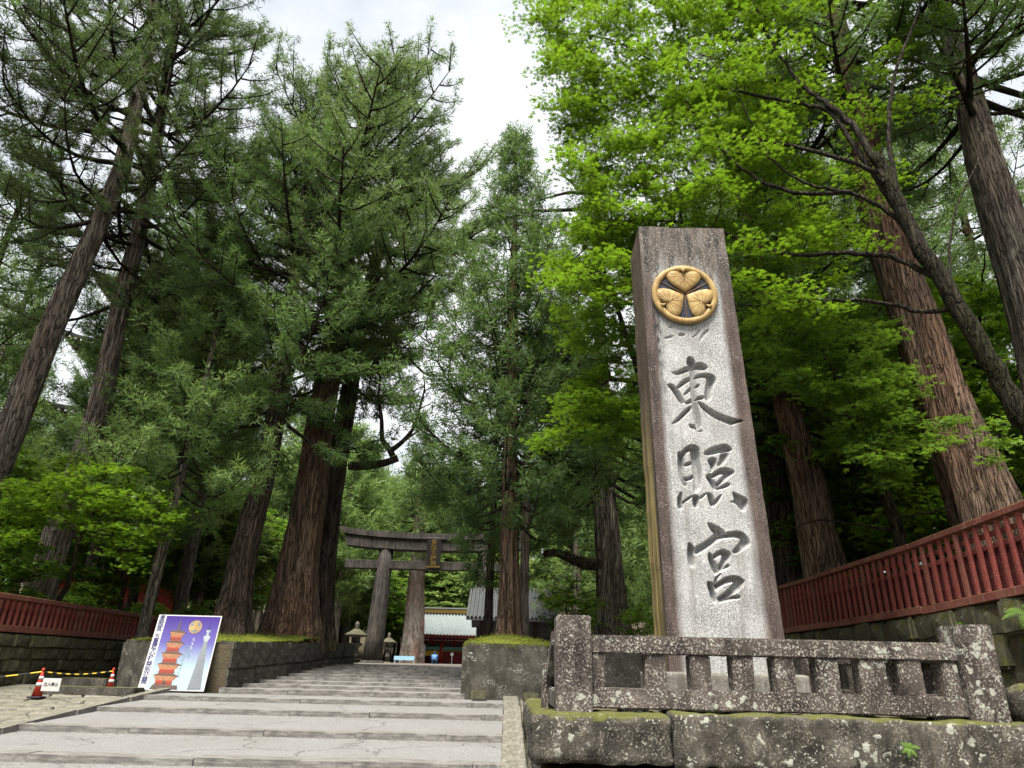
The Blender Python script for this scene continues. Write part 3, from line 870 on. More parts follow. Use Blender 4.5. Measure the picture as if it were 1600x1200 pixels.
# loose stones beyond the right post
for i, (x, y, z, sx, sy, sz, lab) in enumerate(((5.75, 8.25, 1.53, 0.55, 0.5, 0.42, 'pale rounded boulder right of the balustrade post'), (6.45, 8.6, 1.55, 0.7, 0.6, 0.5, 'dark mossy boulder under the right wall'))):
    b0 = thing('boulder', (x, y, z - sz / 2), lab, 'boulder', 'boulders by the right wall')
    big_stone('rock', x - sx / 2, x + sx / 2, y - sy / 2, y + sy / 2, z - sz / 2, z + sz / 2, 'stone_base', b0, 90 + i, 0.16, 0.05)

# ------------------------------------------------------------------ monument
MY = 9.60
A0, A1 = at(1042, 988, MY), at(1225, 990, MY)          # face edges low
B0, B1 = at(998, 356, MY), at(1130, 355, MY)           # face edges high
MZ0 = 1.42
mon = thing('stone_monument', ((A0.x + A1.x) / 2, MY, MZ0), 'tall tapered granite pillar carved with three large characters below a gold crest', 'monument')
mb = BASE[mon]
ztop = (B0.z + B1.z) / 2
def edge_x(z, lo, hi):
    k = (z - lo.z) / (hi.z - lo.z)
    return lo.x + (hi.x - lo.x) * k
def XL(z): return edge_x(z, A0, B0)
def XR(z): return edge_x(z, A1, B1)
CH = []
def strokes(ox, oy, sc, polys):
    for p in polys:
        CH.append([at(ox + a / sc, oy + b / sc, MY) for a, b in p])
strokes(1030, 540, 7.5, [
 [(135,310),(200,345),(270,330),(350,300),(440,280),(520,290),(570,270),(570,235),(500,195),(440,200),(400,235),(330,245),(260,275),(200,305)],
 [(345,125),(400,145),(430,200),(430,330),(440,600),(480,800),(500,980),(440,1000),(400,800),(375,600),(360,330),(350,240),(320,220),(325,160)],
 [(350,925),(380,920),(440,935),(500,990),(510,1010),(450,1015),(430,975),(370,965)],
 [(90,455),(150,445),(210,500),(270,600),(305,670),(270,690),(220,640),(160,540),(110,480)],
 [(200,480),(280,400),(360,370),(440,340),(540,325),(620,330),(665,380),(665,420),(630,520),(600,640),(530,645),(540,520),(560,400),(540,370),(440,385),(350,420),(270,475),(220,515)],
 [(280,575),(340,510),(380,480),(440,455),(475,450),(475,480),(430,500),(370,530),(310,580)],
 [(295,665),(370,625),(450,595),(525,585),(530,625),(450,640),(380,670),(320,690)],
 [(370,700),(385,740),(300,830),(220,900),(135,925),(200,860),(280,770)],
 [(455,655),(500,670),(600,740),(730,805),(860,850),(1005,880),(920,905),(850,935),(760,900),(640,850),(560,790),(480,720)]])
strokes(1040, 680, 8.573, [
 [(165,215),(200,235),(260,170),(320,130),(390,130),(440,165),(465,215),(390,230),(310,215),(265,270),(255,330),(260,420),(245,500),(255,600),(290,680),(255,690),(205,630),(175,520),(162,350)],
 [(320,150),(400,150),(465,215),(465,380),(488,520),(480,690),(440,750),(385,780),(378,600),(355,400),(335,280)],
 [(240,420),(270,375),(340,350),(370,375),(340,400),(280,420)],
 [(240,560),(300,570),(370,530),(390,570),(330,605),(260,620)],
 [(505,245),(560,190),(660,150),(760,120),(830,125),(890,180),(885,210),(840,230),(720,240),(620,265),(540,270)],
 [(735,225),(840,215),(850,290),(800,370),(740,415),(680,400),(720,350)],
 [(560,330),(610,300),(680,310),(685,370),(660,430),(630,490),(600,500),(610,440),(590,390)],
 [(530,545),(600,510),(650,600),(690,680),(680,745),(640,730),(590,640)],
 [(590,530),(680,470),(760,440),(840,440),(920,480),(915,510),(850,560),(790,610),(730,670),(690,700),(660,650),(720,600),(790,520),(720,530),(650,575),(620,570)],
 [(660,690),(760,670),(830,632),(872,655),(850,690),(780,715),(680,745)],
 [(160,830),(215,750),(225,790),(225,880),(240,980),(200,995),(165,985),(158,900)],
 [(215,900),(300,835),(370,798),(340,850),(260,895),(230,940)],
 [(362,805),(420,800),(455,830),(450,900),(430,970),(400,985),(365,920)],
 [(440,850),(500,795),(560,768),(525,815),(470,860)],
 [(545,775),(600,775),(640,820),(650,880),(755,780),(730,860),(680,930),(620,972),(580,900),(570,830)],
 [(885,750),(960,785),(1080,840),(1105,890),(1090,960),(1050,1030),(1000,990),(940,910),(850,892),(930,880)]])
strokes(1050, 800, 8.0, [
 [(440,125),(520,165),(610,200),(665,260),(640,310),(560,310),(500,250),(460,190)],
 [(205,375),(250,410),(285,460),(295,560),(290,680),(250,705),(205,650),(188,520)],
 [(275,450),(380,390),(460,340),(540,265),(640,270),(740,245),(860,240),(930,290),(975,370),(970,415),(900,470),(800,530),(745,495),(800,440),(870,350),(800,320),(700,325),(590,350),(480,430),(380,500),(290,545)],
 [(465,495),(510,545),(550,620),(580,700),(610,750),(550,800),(500,730),(460,620),(450,560)],
 [(505,545),(570,490),(650,465),(740,510),(730,570),(690,640),(650,720),(600,750),(565,670),(620,610),(630,530),(560,570),(540,600)],
 [(670,655),(700,645),(725,670),(710,700),(650,730),(600,750)],
 [(545,800),(625,760),(585,830),(560,890),(525,895)],
 [(440,870),(500,875),(540,960),(560,1060),(560,1140),(520,1145),(480,1050),(445,930)],
 [(505,895),(580,870),(660,820),(740,800),(820,800),(910,860),(900,890),(850,970),(760,1050),(640,1110),(580,1125),(560,1070),(620,1040),(700,970),(780,880),(700,890),(600,940),(555,995),(530,935)],
 [(585,1110),(700,1055),(800,1030),(862,1060),(840,1088),(700,1108),(580,1138)]])
strokes(1000, 400, 7.5, [       # worn remains of an older mark under the crest
 [(280,955),(390,925),(380,965),(300,975)], [(450,905),(530,905),(530,945),(450,950)], [(600,960),(650,920),(690,860),(720,870),(680,930),(630,960)], [(690,990),(730,900),(800,850),(820,880),(740,960),(710,1010)], [(330,830),(400,810),(390,840),(340,850)]])
cz = [p.z for q in CH for p in q]
zlo, zhi = min(cz) - 0.06, max(cz) + 0.06
zs = np.concatenate([np.linspace(MZ0, zlo, 20, endpoint=False), np.arange(zlo, zhi, 0.0095), np.linspace(zhi, ztop, 25)])
nu = 160
u = np.linspace(0, 1, nu + 1)
Zg = np.repeat(zs[:, None], nu + 1, 1)
xl = np.array([XL(z) for z in zs])[:, None]; xr = np.array([XR(z) for z in zs])[:, None]
Xg = xl + (xr - xl) * u[None]
dep = np.zeros_like(Xg)
for poly in CH:
    px = np.array([p.x for p in poly]); pz = np.array([p.z for p in poly])
    # one smoothing pass rounds the brush outline
    for _ in range(1):
        px = np.stack([px * .75 + np.roll(px, -1) * .25, px * .25 + np.roll(px, -1) * .75], 1).ravel()
        pz = np.stack([pz * .75 + np.roll(pz, -1) * .25, pz * .25 + np.roll(pz, -1) * .75], 1).ravel()
    sel = (Xg > px.min() - .01) & (Xg < px.max() + .01) & (Zg > pz.min() - .01) & (Zg < pz.max() + .01)
    X, Z = Xg[sel], Zg[sel]
    if not len(X): continue
    inside = np.zeros(len(X), bool); dist = np.full(len(X), 9.0)
    for i in range(len(px)):
        x1, z1, x2, z2 = px[i], pz[i], px[(i + 1) % len(px)], pz[(i + 1) % len(px)]
        cr_ = ((z1 > Z) != (z2 > Z)) & (X < (x2 - x1) * (Z - z1) / (z2 - z1 + 1e-12) + x1)
        inside ^= cr_
        tt = np.clip(((X - x1) * (x2 - x1) + (Z - z1) * (z2 - z1)) / ((x2 - x1) ** 2 + (z2 - z1) ** 2 + 1e-12), 0, 1)
        dist = np.minimum(dist, np.hypot(X - x1 - tt * (x2 - x1), Z - z1 - tt * (z2 - z1)))
    dist = np.where(inside, dist + 0.007, 0.007 - dist); inside = dist > 0
    k = 0.35 if poly in CH[-5:] else 1.0
    dd = np.where(inside, np.minimum(dist * 2.8, 0.12) * k, 0)
    dep[sel] = np.maximum(dep[sel], dd)
ph = rng.uniform(0, 6, 8)
rough = 0.004 * (np.sin(Xg * 9 + ph[0]) * np.sin(Zg * 4 + ph[1]) + np.sin(Zg * 11 + Xg * 6 + ph[2]))
Yg = MY + dep + rough
V = np.stack([Xg, Yg, Zg], -1).reshape(-1, 3) - np.array(mb)
i = (np.arange(len(zs) - 1)[:, None] * (nu + 1) + np.arange(nu)[None])
F = np.stack([i, i + 1, i + nu + 2, i + nu + 1], -1).reshape(-1, 4)
put('carved_face', np_mesh('carved_face', V, F, 'granite_face'), mon)
MD = 0.92
sb = MB()
nz = 30
def jag(k): return 0.006 * math.sin(k * 2.1) + 0.005 * math.sin(k * 5.3 + 1)
colL, colR, colLb, colRb = [], [], [], []
for k in range(nz + 1):
    z = MZ0 + (ztop - MZ0) * k / nz
    colL.append((XL(z) - 0.0 + 0, MY + 0.0, z)); colLb.append((XL(z) + 0.02 + jag(k), MY + MD, z))
    colR.append((XR(z), MY + 0.0, z)); colRb.append((XR(z) - 0.02 + jag(k + 9), MY + MD, z))
rows = colL + colLb + colRb + colR
n1 = nz + 1
fs = []
for a in range(3):
    for k in range(nz):
        fs.append((a * n1 + k, a * n1 + k + 1, (a + 1) * n1 + k + 1, (a + 1) * n1 + k))
fs.append((nz, 2 * n1 - 1, 3 * n1 - 1, 4 * n1 - 1))
sb.add(rows, fs).build('shaft', 'granite_side', mon)
big_stone('pedestal', A0.x - 0.18, A1.x + 0.18, MY - 0.22, MY + MD + 0.2, 1.28, 1.80, 'stone_cobble', mon, 5, 0.03, 0.008)

# gold crest: ring, dark ground, three heart-shaped leaves with veins and stalks
cc = at(1070, 460, MY - 0.05)
RO = 0.515
crest = MB().tube([(cc.x, MY + 0.05, cc.z), (cc.x, MY - 0.045, cc.z)], [RO * 0.95, RO * 0.95], 48).build('crest', 'crest_ground', mon)
ring = MB()
segs, tubes = 72, 10
vs, fs = [], []
rr_ = 0.052
for a in range(segs):
    A = 2 * math.pi * a / segs
    for b in range(tubes):
        B = 2 * math.pi * b / tubes
        q = RO - rr_ + rr_ * math.cos(B)
        vs.append((cc.x + q * math.cos(A), MY - 0.05 - 0.034 * math.sin(B), cc.z + q * math.sin(A)))
        fs.append((a * tubes + b, ((a + 1) % segs) * tubes + b, ((a + 1) % segs) * tubes + (b + 1) % tubes, a * tubes + (b + 1) % tubes))
ring.add(vs, fs).build('ring', 'crest_gold', crest, True)
def heart(th):
    """outline of one leaf; tip at the origin pointing down, notch at the top; th 0..1"""
    pts = [(0, 0.0), (0.07, 0.055), (0.155, 0.125), (0.215, 0.20), (0.235, 0.265), (0.215, 0.325), (0.165, 0.358), (0.10, 0.355), (0.045, 0.33), (0.012, 0.30)]
    return pts
hp = heart(0)
out_r = hp
outline = hp + [(-x, y) for x, y in reversed(hp[1:])]
for ang in (0, 120, 240):
    ca, sa = math.cos(R(ang)), math.sin(R(ang))
    def T(x, y, h):
        y = y + 0.028
        x, y = x * 1.16, y * 1.06
        return (cc.x + ca * x - sa * y, MY - 0.045 - h, cc.z + sa * x + ca * y)
    m = MB()
    n = len(outline)
    gx, gy = 0, 0.20
    rings_ = []
    for s_, h in ((1, 0), (1, 0.020), (0.93, 0.034), (0.65, 0.042), (0.3, 0.045)):
        rings_.append([T(gx + (x - gx) * s_, gy + (y - gy) * s_, h) for x, y in outline])
    vs = [p for rg in rings_ for p in rg] + [T(gx, gy, 0.045)]
    fs = []
    for q in range(4):
        for k in range(n):
            fs.append((q * n + k, q * n + (k + 1) % n, (q + 1) * n + (k + 1) % n, (q + 1) * n + k))
    for k in range(n):
        fs.append((4 * n + k, 4 * n + (k + 1) % n, 5 * n))
    m.add(vs, fs)
    lf = m.build('leaf', 'crest_gold', crest, True)
    v = MB()
    def hgt(x, y):
        d = max(abs(x) / 0.235, abs(y - 0.2) / 0.19)
        return 0.045 - 0.014 * min(1, d) ** 2
    v.tube([T(0, y, hgt(0, y) - 0.001) for y in np.linspace(0.05, 0.29, 6)], [0.0055] * 6, 5)
    for sx in (-1, 1):
        for (yb, xe, ye) in ((0.28, 0.10, 0.335), (0.27, 0.19, 0.31), (0.26, 0.205, 0.235), (0.25, 0.15, 0.155), (0.22, 0.075, 0.085)):
            p = [(0 + sx * xe * t_, yb + (ye - yb) * t_) for t_ in np.linspace(0, 1, 5)]
            v.tube([T(x, y, hgt(x, y) - 0.001) for x, y in p], [0.005, 0.005, 0.0045, 0.004, 0.003], 4)
            xm, ym = p[3]
            v.tube([T(*p[2], hgt(*p[2]) - 0.001), T(xm * 0.96, ym + 0.035, hgt(xm, ym + 0.03) - 0.001)], [0.004, 0.0025], 4)
    v.build('veins', 'crest_vein', lf)
    st = MB()
    st.tube([T(0, 0.30, 0.012), T(0, 0.345, 0.020), T(0, 0.39, 0.026)], [0.012, 0.020, 0.045], 8)
    st.build('stalk', 'crest_gold', crest, True)
    a2 = math.cos(R(ang + 60)), math.sin(R(ang + 60))
    MB().tube([(cc.x - a2[1] * q, MY - 0.052, cc.z + a2[0] * q) for q in (0.02, 0.2, 0.43)], [0.012, 0.008, 0.006], 6).build('stamen', 'crest_vein', crest)

# ------------------------------------------------------------------ writing helper (bundled text glyphs turned into mesh)
def glyph_mesh(txt, size):
    c = bpy.data.curves.new('glyph', 'FONT')
    c.body = txt
    c.size = size
    c.resolution_u = 3
    c.offset = size * 0.022
    c.align_x = 'CENTER'
    o = bpy.data.objects.new('glyph', c)
    COL.objects.link(o)
    bpy.context.view_layer.update()
    dg = bpy.context.evaluated_depsgraph_get()
    me = bpy.data.meshes.new_from_object(o.evaluated_get(dg))
    me.materials.clear()
    bpy.data.objects.remove(o)
    bpy.data.curves.remove(c)
    return me

# ------------------------------------------------------------------ poster board leaning on the wall
PB = Vector((-6.72, 15.52, 1.245))
post = bpy.data.objects.new('poster_board', None)
COL.objects.link(post)
post.location = PB
post.rotation_euler = (-R(12), 0, R(0.5))
BASE[post] = Vector((0, 0, 0))
tag(post, 'purple poster board with a red pagoda and a grey tower, leaning on the wall', 'poster')
W2, HH = 0.665, 1.50
MB().box((0, 0, HH / 2), (2 * W2, 0.03, HH)).build('board', 'white_paint', post)
MB().box((0.075, -0.0165, HH / 2), (2 * W2 - 0.19, 0.003, HH - 0.045)).build('print', 'poster_print', post)
def flat(name, polys, mat, y=-0.0195, parent=None):
    m = MB()
    for p in polys:
        m.prism(p, lambda a, b, t: (a, t, b), y, y - 0.0015)
    return m.build(name, mat, parent or post)
pgx = -0.17
pol_r, pol_o, pol_k = [], [], []
for k in range(5):
    z = 0.10 + k * 0.215
    w0 = 0.255 - 0.022 * k
    pol_r.append([(pgx - w0 * 0.72, z), (pgx + w0 * 0.62, z), (pgx + w0 * 0.62, z + 0.09), (pgx - w0 * 0.72, z + 0.09)])
    pol_o.append([(pgx - w0 * 0.70, z + 0.09), (pgx + w0 * 0.62, z + 0.09), (pgx + w0 * 0.98, z + 0.175), (pgx - w0 * 0.98, z + 0.185)])
    pol_k.append([(pgx - w0 * 1.05, z + 0.185), (pgx + w0 * 1.15, z + 0.165), (pgx + w0 * 0.8, z + 0.20), (pgx + w0 * 0.55, z + 0.218), (pgx - w0 * 0.70, z + 0.218)])
flat('printed_pagoda', pol_r, 'print_red')
flat('printed_pagoda_roof', pol_k + [[(pgx - 0.03, 1.17), (pgx + 0.03, 1.17), (pgx + 0.004, 1.42), (pgx - 0.004, 1.42)], [(pgx - 0.26, 0.025), (pgx + 0.30, 0.025), (pgx + 0.28, 0.10), (pgx - 0.22, 0.11)], [(pgx - 0.03, 0.11), (pgx + 0.03, 0.11), (pgx + 0.03, 0.19), (pgx - 0.03, 0.19)]], 'print_roof', -0.0215)
flat('printed_pagoda_bracket', pol_o, 'print_orange')
tx = 0.46
flat('printed_tower', [[(tx - 0.135, 0.03), (tx + 0.135, 0.03), (tx + 0.036, 0.98), (tx - 0.036, 0.98)]], 'print_grey')
flat('printed_tower_deck', [[(tx - 0.04, 0.96), (tx + 0.04, 0.96), (tx + 0.072, 1.08), (tx - 0.072, 1.08)], [(tx - 0.025, 1.08), (tx + 0.025, 1.08), (tx + 0.02, 1.17), (tx - 0.02, 1.17)], [(tx - 0.042, 1.15), (tx + 0.042, 1.15), (tx + 0.042, 1.20), (tx - 0.042, 1.20)]], 'print_pale', -0.0215)
flat('printed_tower_mast', [[(tx - 0.008, 1.20), (tx + 0.008, 1.20), (tx + 0.003, 1.40), (tx - 0.003, 1.40)]], 'ink_navy', -0.0215)
def disc(x, z, rad, n=24):
    return [(x + rad * math.cos(2 * math.pi * k / n), z + rad * math.sin(2 * math.pi * k / n)) for k in range(n)]
flat('printed_crest', [disc(0.165, 1.26, 0.135)], 'crest_gold')
flat('printed_crest_ground', [disc(0.165, 1.26, 0.112)], 'print_grey', -0.0212)
flat('printed_crest_leaf', [disc(0.165 + 0.055 * math.sin(R(q)), 1.26 + 0.055 * math.cos(R(q)), 0.048, 14) for q in (0, 120, 240)], 'crest_gold', -0.0229)
lat = []
for q in range(22):
    za_, zb_ = 0.04 + q * 0.043, 0.04 + (q + 1) * 0.043
    wa_, wb_ = 0.13 - 0.098 * (za_ / 0.98), 0.13 - 0.098 * (zb_ / 0.98)
    for sg_ in (-1, 1):
        for k_ in (0.0, 0.5):
            x0_, x1_ = tx + sg_ * wa_ * k_, tx + sg_ * wb_ * (k_ + 0.5)
            lat.append([(x0_ - 0.003, za_), (x0_ + 0.003, za_), (x1_ + 0.003, zb_), (x1_ - 0.003, zb_)])
flat('printed_tower_lattice', lat, 'print_pale', -0.0215)
eav = []
for k in range(5):
    z = 0.10 + k * 0.215
    w0 = 0.255 - 0.022 * k
    for q in range(9):
        x_ = pgx - w0 * 0.66 + w0 * 1.26 * q / 8
        eav.append([(x_ - 0.004, z + 0.005), (x_ + 0.004, z + 0.005), (x_ + 0.004, z + 0.07), (x_ - 0.004, z + 0.07)])
        eav.append([(x_ * 1.15 - pgx * .15 - 0.004, z + 0.10), (x_ * 1.15 - pgx * .15 + 0.006, z + 0.10), (x_ * 1.3 - pgx * .3 + 0.006, z + 0.165), (x_ * 1.3 - pgx * .3 - 0.004, z + 0.165)])
    eav.append([(pgx - w0 * 0.8, z + 0.03), (pgx + w0 * 0.7, z + 0.028), (pgx + w0 * 0.7, z + 0.036), (pgx - w0 * 0.8, z + 0.038)])
flat('printed_pagoda_timber', eav, 'print_roof', -0.0215)
zc = HH - 0.115
for chx in '東照宮　五重塔心柱特別公開':
    if chx == '　':
        zc -= 0.05
        continue
    me = glyph_mesh(chx, 0.128)
    me.materials.append(MATS['ink_navy'])
    o = put('printed_character', me, post, (-W2 + 0.085, -0.0175, zc), (R(90), 0, 0))
    o.scale = (0.95, 1.0, 1)
    zc -= 0.110
# two columns of small unreadable print
marks, marks2 = [], []
for c_, (x, z, n) in enumerate(((0.20, 1.02, 5), (0.10, 0.86, 7))):
    for k in range(n):
        for q in range(3):
            a, b = x - 0.03 + 0.014 * k * -0.3 + random.uniform(0, 0.03), z - k * 0.085 - q * 0.022
            (marks if c_ == 0 and k < 3 else marks2).append([(a, b), (a + 0.035, b + 0.004), (a + 0.035, b + 0.013), (a, b + 0.009)])
flat('small_print', marks, 'white_paint')
flat('small_print', marks2, 'ink_green')

# ------------------------------------------------------------------ cones, rope, notice
def cone(px, py, Y, h, label):
    p = at(px, py, Y)
    z = gz(Y) + 0.012
    t = thing('traffic_cone', (p.x, Y, z), label, 'traffic cone', 'traffic cones holding the rope')
    MB().box((p.x, Y, z + 0.015), (h * 0.52, h * 0.52, 0.03)).build('foot', 'dark_cloth' if h > 0.38 else 'cone_red', t, False, 0.008)
    MB().lathe((p.x, Y, z + 0.03), [(h * 0.20, 0), (h * 0.045, h * 0.93), (h * 0.03, h * 0.95)], 20).build('body', 'cone_red', t, True)
    for a, b in ((0.38, 0.52), (0.64, 0.76)):
        f = lambda q: h * 0.20 + (h * 0.045 - h * 0.20) * q / 0.93 + 0.003
        MB().lathe((p.x, Y, z + 0.03), [(f(a), h * a), (f(b), h * b)], 20).build('stripe', 'white_paint', t, True)
    MB().lathe((p.x, Y, z + 0.03 + h * 0.94), [(h * 0.03, 0), (h * 0.06, h * 0.03), (h * 0.06, h * 0.10), (h * 0.02, h * 0.14)], 12).build('cap', 'cone_red', t, True)
    return Vector((p.x, Y, z + h))
c1 = cone(58, 1085, 13.9, 0.44, 'red and white traffic cone nearest the left edge, with a white notice')
c2 = cone(172, 1072, 15.0, 0.38, 'red traffic cone by the stone slabs at the right end of the rope')
c0 = Vector((-11.2, 12.9, c1.z - 0.12))
rope = thing('rope', (c0.x, c0.y, gz(12.9)), 'yellow and black striped rope strung between the cones', 'rope')
k = 0
for a, b in ((c0, c1), (c1, c2)):
    n = 16
    pts = [a.lerp(b, q / n) - Vector((0, 0, 0.10 * math.sin(math.pi * q / n) * (a - b).length / 2.5)) for q in range(n + 1)]
    for q in range(n):
        MB().tube([pts[q], pts[q + 1]], [0.014, 0.014], 6).build('rope_band', 'rope_yellow' if k % 2 else 'rope_black', rope)
        k += 1
npos = at(80, 1070, 13.85)
ntc = thing('notice', (npos.x, 13.85, npos.z - 0.1), 'small white notice with black writing hung on the rope by the cone', 'notice')
MB().box((npos.x, 13.85, npos.z), (0.33, 0.012, 0.215)).build('board', 'white_paint', ntc, False, 0.003)
me = glyph_mesh('立入禁止', 0.065)
me.materials.append(MATS['black_lacquer'])
put('lettering', me, ntc, (0, -0.009, 0.085), (R(90), 0, 0))

# ------------------------------------------------------------------ torii
TY = 50.0
torii = thing('torii_gate', (-5.1, TY, 2.1), 'large weathered stone torii at the top of the stairs', 'torii')
tcx = -5.05
HS = 3.75      # half spacing at the foot
for s in (-1, 1):
    pts = [(tcx + s * (HS - 0.33 * q), TY, 1.9 + 7.75 * q) for q in (0, 0.25, 0.5, 0.75, 1)]
    c = MB().tube(pts, [0.66, 0.61, 0.57, 0.53, 0.49], 28).build('pillar', 'stone_torii', torii, True)
    MB().tube([(tcx + s * HS, TY, 1.9), (tcx + s * HS, TY, 2.25)], [0.80, 0.76], 28).build('pillar_foot', 'stone_torii', torii, True)
def arc_beam(name, half, zc0, h, th, rise, cut, mat, bev_=0.03):
    n = 24
    m = MB()
    vs = []
    for k in range(n + 1):
        q = -1 + 2 * k / n
        z = zc0 + rise * abs(q) ** 2.6
        hh = h * (1 + 0.18 * abs(q) ** 3)
        vs += [(tcx + half * q + (cut * q * 0), TY - th / 2, z), (tcx + half * q, TY + th / 2, z), (tcx + (half + cut) * q, TY + th / 2, z + hh), (tcx + (half + cut) * q, TY - th / 2, z + hh)]
    fs = []
    for k in range(n):
        a, b = 4 * k, 4 * k + 4
        fs += [(a, b, b + 1, a + 1), (a + 1, b + 1, b + 2, a + 2), (a + 2, b + 2, b + 3, a + 3), (a + 3, b + 3, b, a)]
    fs += [(0, 1, 2, 3), (4 * n, 4 * n + 3, 4 * n + 2, 4 * n + 1)]
    return m.add(vs, fs).build(name, mat, torii, False)
arc_beam('lintel', 6.15, 9.42, 0.72, 1.05, 0.26, 0.25, 'stone_torii')
arc_beam('lintel_cap', 6.45, 10.16, 0.40, 1.35, 0.32, 0.42, 'stone_torii')
MB().box((tcx, TY, 8.42), (12.3, 0.72, 0.56)).build('tie_beam', 'stone_torii', torii, False, 0.02)
pl = MB().box((tcx - 0.05, TY - 0.66, 9.22), (0.98, 0.14, 2.05), Euler((R(8), 0, 0)).to_matrix()).build('plaque', 'black_lacquer', torii, False, 0.02)
MB().box((tcx - 0.05, TY - 0.80, 8.28), (1.0, 0.20, 0.10), Euler((R(8), 0, 0)).to_matrix()).build('plaque_sill', 'gold', pl)
for q in (-0.46, 0.46):
    MB().box((tcx - 0.05 + q, TY - 0.75, 9.22), (0.05, 0.05, 2.0), Euler((R(8), 0, 0)).to_matrix()).build('plaque_edge', 'black_lacquer', pl)
zz = 9.80
for chx in '東照大権現':
    me = glyph_mesh(chx, 0.40)
    me.materials.append(MATS['gold'])
    put('plaque_character', me, pl, Vector((tcx - 0.05, TY - 0.755 - (9.22 - zz) * -0.14 - 0.0, zz)) - BASE[torii], (R(90) + R(8) * 0.9, 0, 0))
    zz -= 0.36

# ------------------------------------------------------------------ gate hall behind the torii
GY = 80.0
gate = thing('gate_hall', (-5.5, GY, 2.4), 'red gate hall with blue green ribbed roof beyond the torii', 'gate')
gcx = -4.75
rf = MB()
nx, ny = 132, 8
ridge_z, eave_z = 7.45, 5.05
vs, fs = [], []
for side in (-1, 1):
    b = len(vs)
    for j in range(ny + 1):
        q = j / ny
        zz = ridge_z - (ridge_z - eave_z) * (q ** 0.86)
        for k in range(nx + 1):
            xx = gcx - 5.6 + 11.2 * k / nx
            edge = abs(xx - gcx) / 5.6
            rib = 0.11 if k % 4 == 0 else (0.05 if k % 4 in (1, 3) else 0)
            vs.append((xx, GY + side * 4.2 * q, zz + rib + 0.35 * q * edge ** 4))
    for j in range(ny):
        for k in range(nx):
            a = b + j * (nx + 1) + k
            fs.append((a, a + 1, a + nx + 2, a + nx + 1))
roof = rf.add(vs, fs).build('roof', 'copper_roof', gate, True)
MB().box((gcx, GY, 7.70), (10.6, 0.5, 0.46)).build('ridge', 'gold', roof)
MB().box((gcx, GY, 7.98), (11.2, 0.62, 0.12)).build('ridge_cap', 'copper_roof', roof)
for k in range(33):
    MB().tube([(gcx - 5.5 + 11 * k / 32, GY - 0.26, 7.42), (gcx - 5.5 + 11 * k / 32, GY - 0.34, 7.42)], [0.11, 0.11], 8).build('ridge_end_tile', 'black_lacquer', roof)
MB().box((gcx, GY - 4.0, 4.92), (11.0, 0.2, 0.12)).build('eave_board', 'dark_red', gate)
for k in range(44):
    MB().box((gcx - 5.3 + 10.6 * k / 43, GY - 2.9, 5.0), (0.12, 2.2, 0.14), Euler((R(-8), 0, 0)).to_matrix()).build('rafter', 'vermilion', gate)
MB().box((gcx, GY - 1.75, 4.55), (9.8, 0.3, 0.55)).build('bracket_beam', 'dark_red', gate)
for k in range(9):
    x = gcx - 4.6 + 9.2 * k / 8
    bo = MB().box((x, GY - 2.2, 4.62), (0.9, 0.7, 0.14)).build('bracket', 'dark_red', gate)
    for q in range(5):
        MB().box((x - 0.40 + 0.2 * q, GY - 2.58, 4.64), (0.10, 0.06, 0.10)).build('bracket_tip', 'white_paint', bo)
    MB().prism([(x - 0.42, 4.05), (x + 0.42, 4.05), (x + 0.26, 4.36), (x, 4.44), (x - 0.26, 4.36)], lambda a, b, t: (a, t, b), GY - 1.95, GY - 2.02).build('frog_leg_strut', 'black_lacquer', gate)
MB().box((gcx, GY - 1.85, 3.86), (9.8, 0.25, 0.30)).build('painted_beam', 'ink_green', gate)
MB().box((gcx, GY - 1.90, 3.62), (9.8, 0.20, 0.12)).build('gilt_beam', 'gold', gate)
for x in (-9.5, -8.55, -6.7, -4.3, -2.45, 0.3):
    MB().tube([(x, GY - 1.85, 2.3), (x, GY - 1.85, 4.3)], [0.2, 0.19], 14).build('column', 'vermilion', gate, True)
MB().box((gcx, GY + 0.6, 3.3), (9.4, 0.2, 2.2)).build('back_wall', 'dark_red', gate)
MB().box((-7.62, GY - 1.8, 3.35), (1.6, 0.1, 0.42)).build('hanging_curtain', 'rope_yellow', gate)
MB().box((-5.5, GY - 1.75, 3.0), (2.1, 0.12, 1.6)).build('door_leaf', 'dark_red', gate)
MB().box((-3.38, GY - 1.75, 3.0), (1.6, 0.12, 1.6)).build('door_leaf', 'dark_red', gate)
MB().box((gcx, GY, 2.3), (10.4, 5.2, 0.24)).build('podium', 'stone_kerb', gate)

# grey board building at right behind the trees
bh = thing('board_building', (0.9, 46, 2.0), 'grey board clad building with tiled roof half hidden behind the trunks', 'building')
MB().box((0.9, 46, 3.4), (4.6, 5.0, 2.8)).build('wall', 'grey_boards', bh)
for k in range(8):
    MB().box((0.9, 43.44, 2.3 + 0.3 * k), (4.7, 0.05, 0.27), Euler((R(-5), 0, 0)).to_matrix()).build('board', 'grey_boards', bh)
for x in (-1.4, 0.1, 1.7, 3.2):
    MB().box((x, 43.42, 3.4), (0.22, 0.14, 2.85)).build('post', 'bark_dark', bh)
m = MB()
m.add([(-2.3, 42.3, 4.6), (4.1, 42.3, 4.6), (4.1, 46, 6.6), (-2.3, 46, 6.6), (4.1, 49.7, 4.6), (-2.3, 49.7, 4.6), (-2.3, 42.3, 4.45), (4.1, 42.3, 4.45), (4.1, 46, 6.45), (-2.3, 46, 6.45), (4.1, 49.7, 4.45), (-2.3, 49.7, 4.45)],
      [(0, 1, 2, 3), (3, 2, 4, 5), (6, 9, 8, 7), (9, 11, 10, 8), (0, 6, 7, 1), (5, 4, 10, 11), (0, 3, 9, 6), (3, 5, 11, 9), (1, 7, 8, 2), (2, 8, 10, 4)])
br = m.build('roof', 'roof_grey', bh)
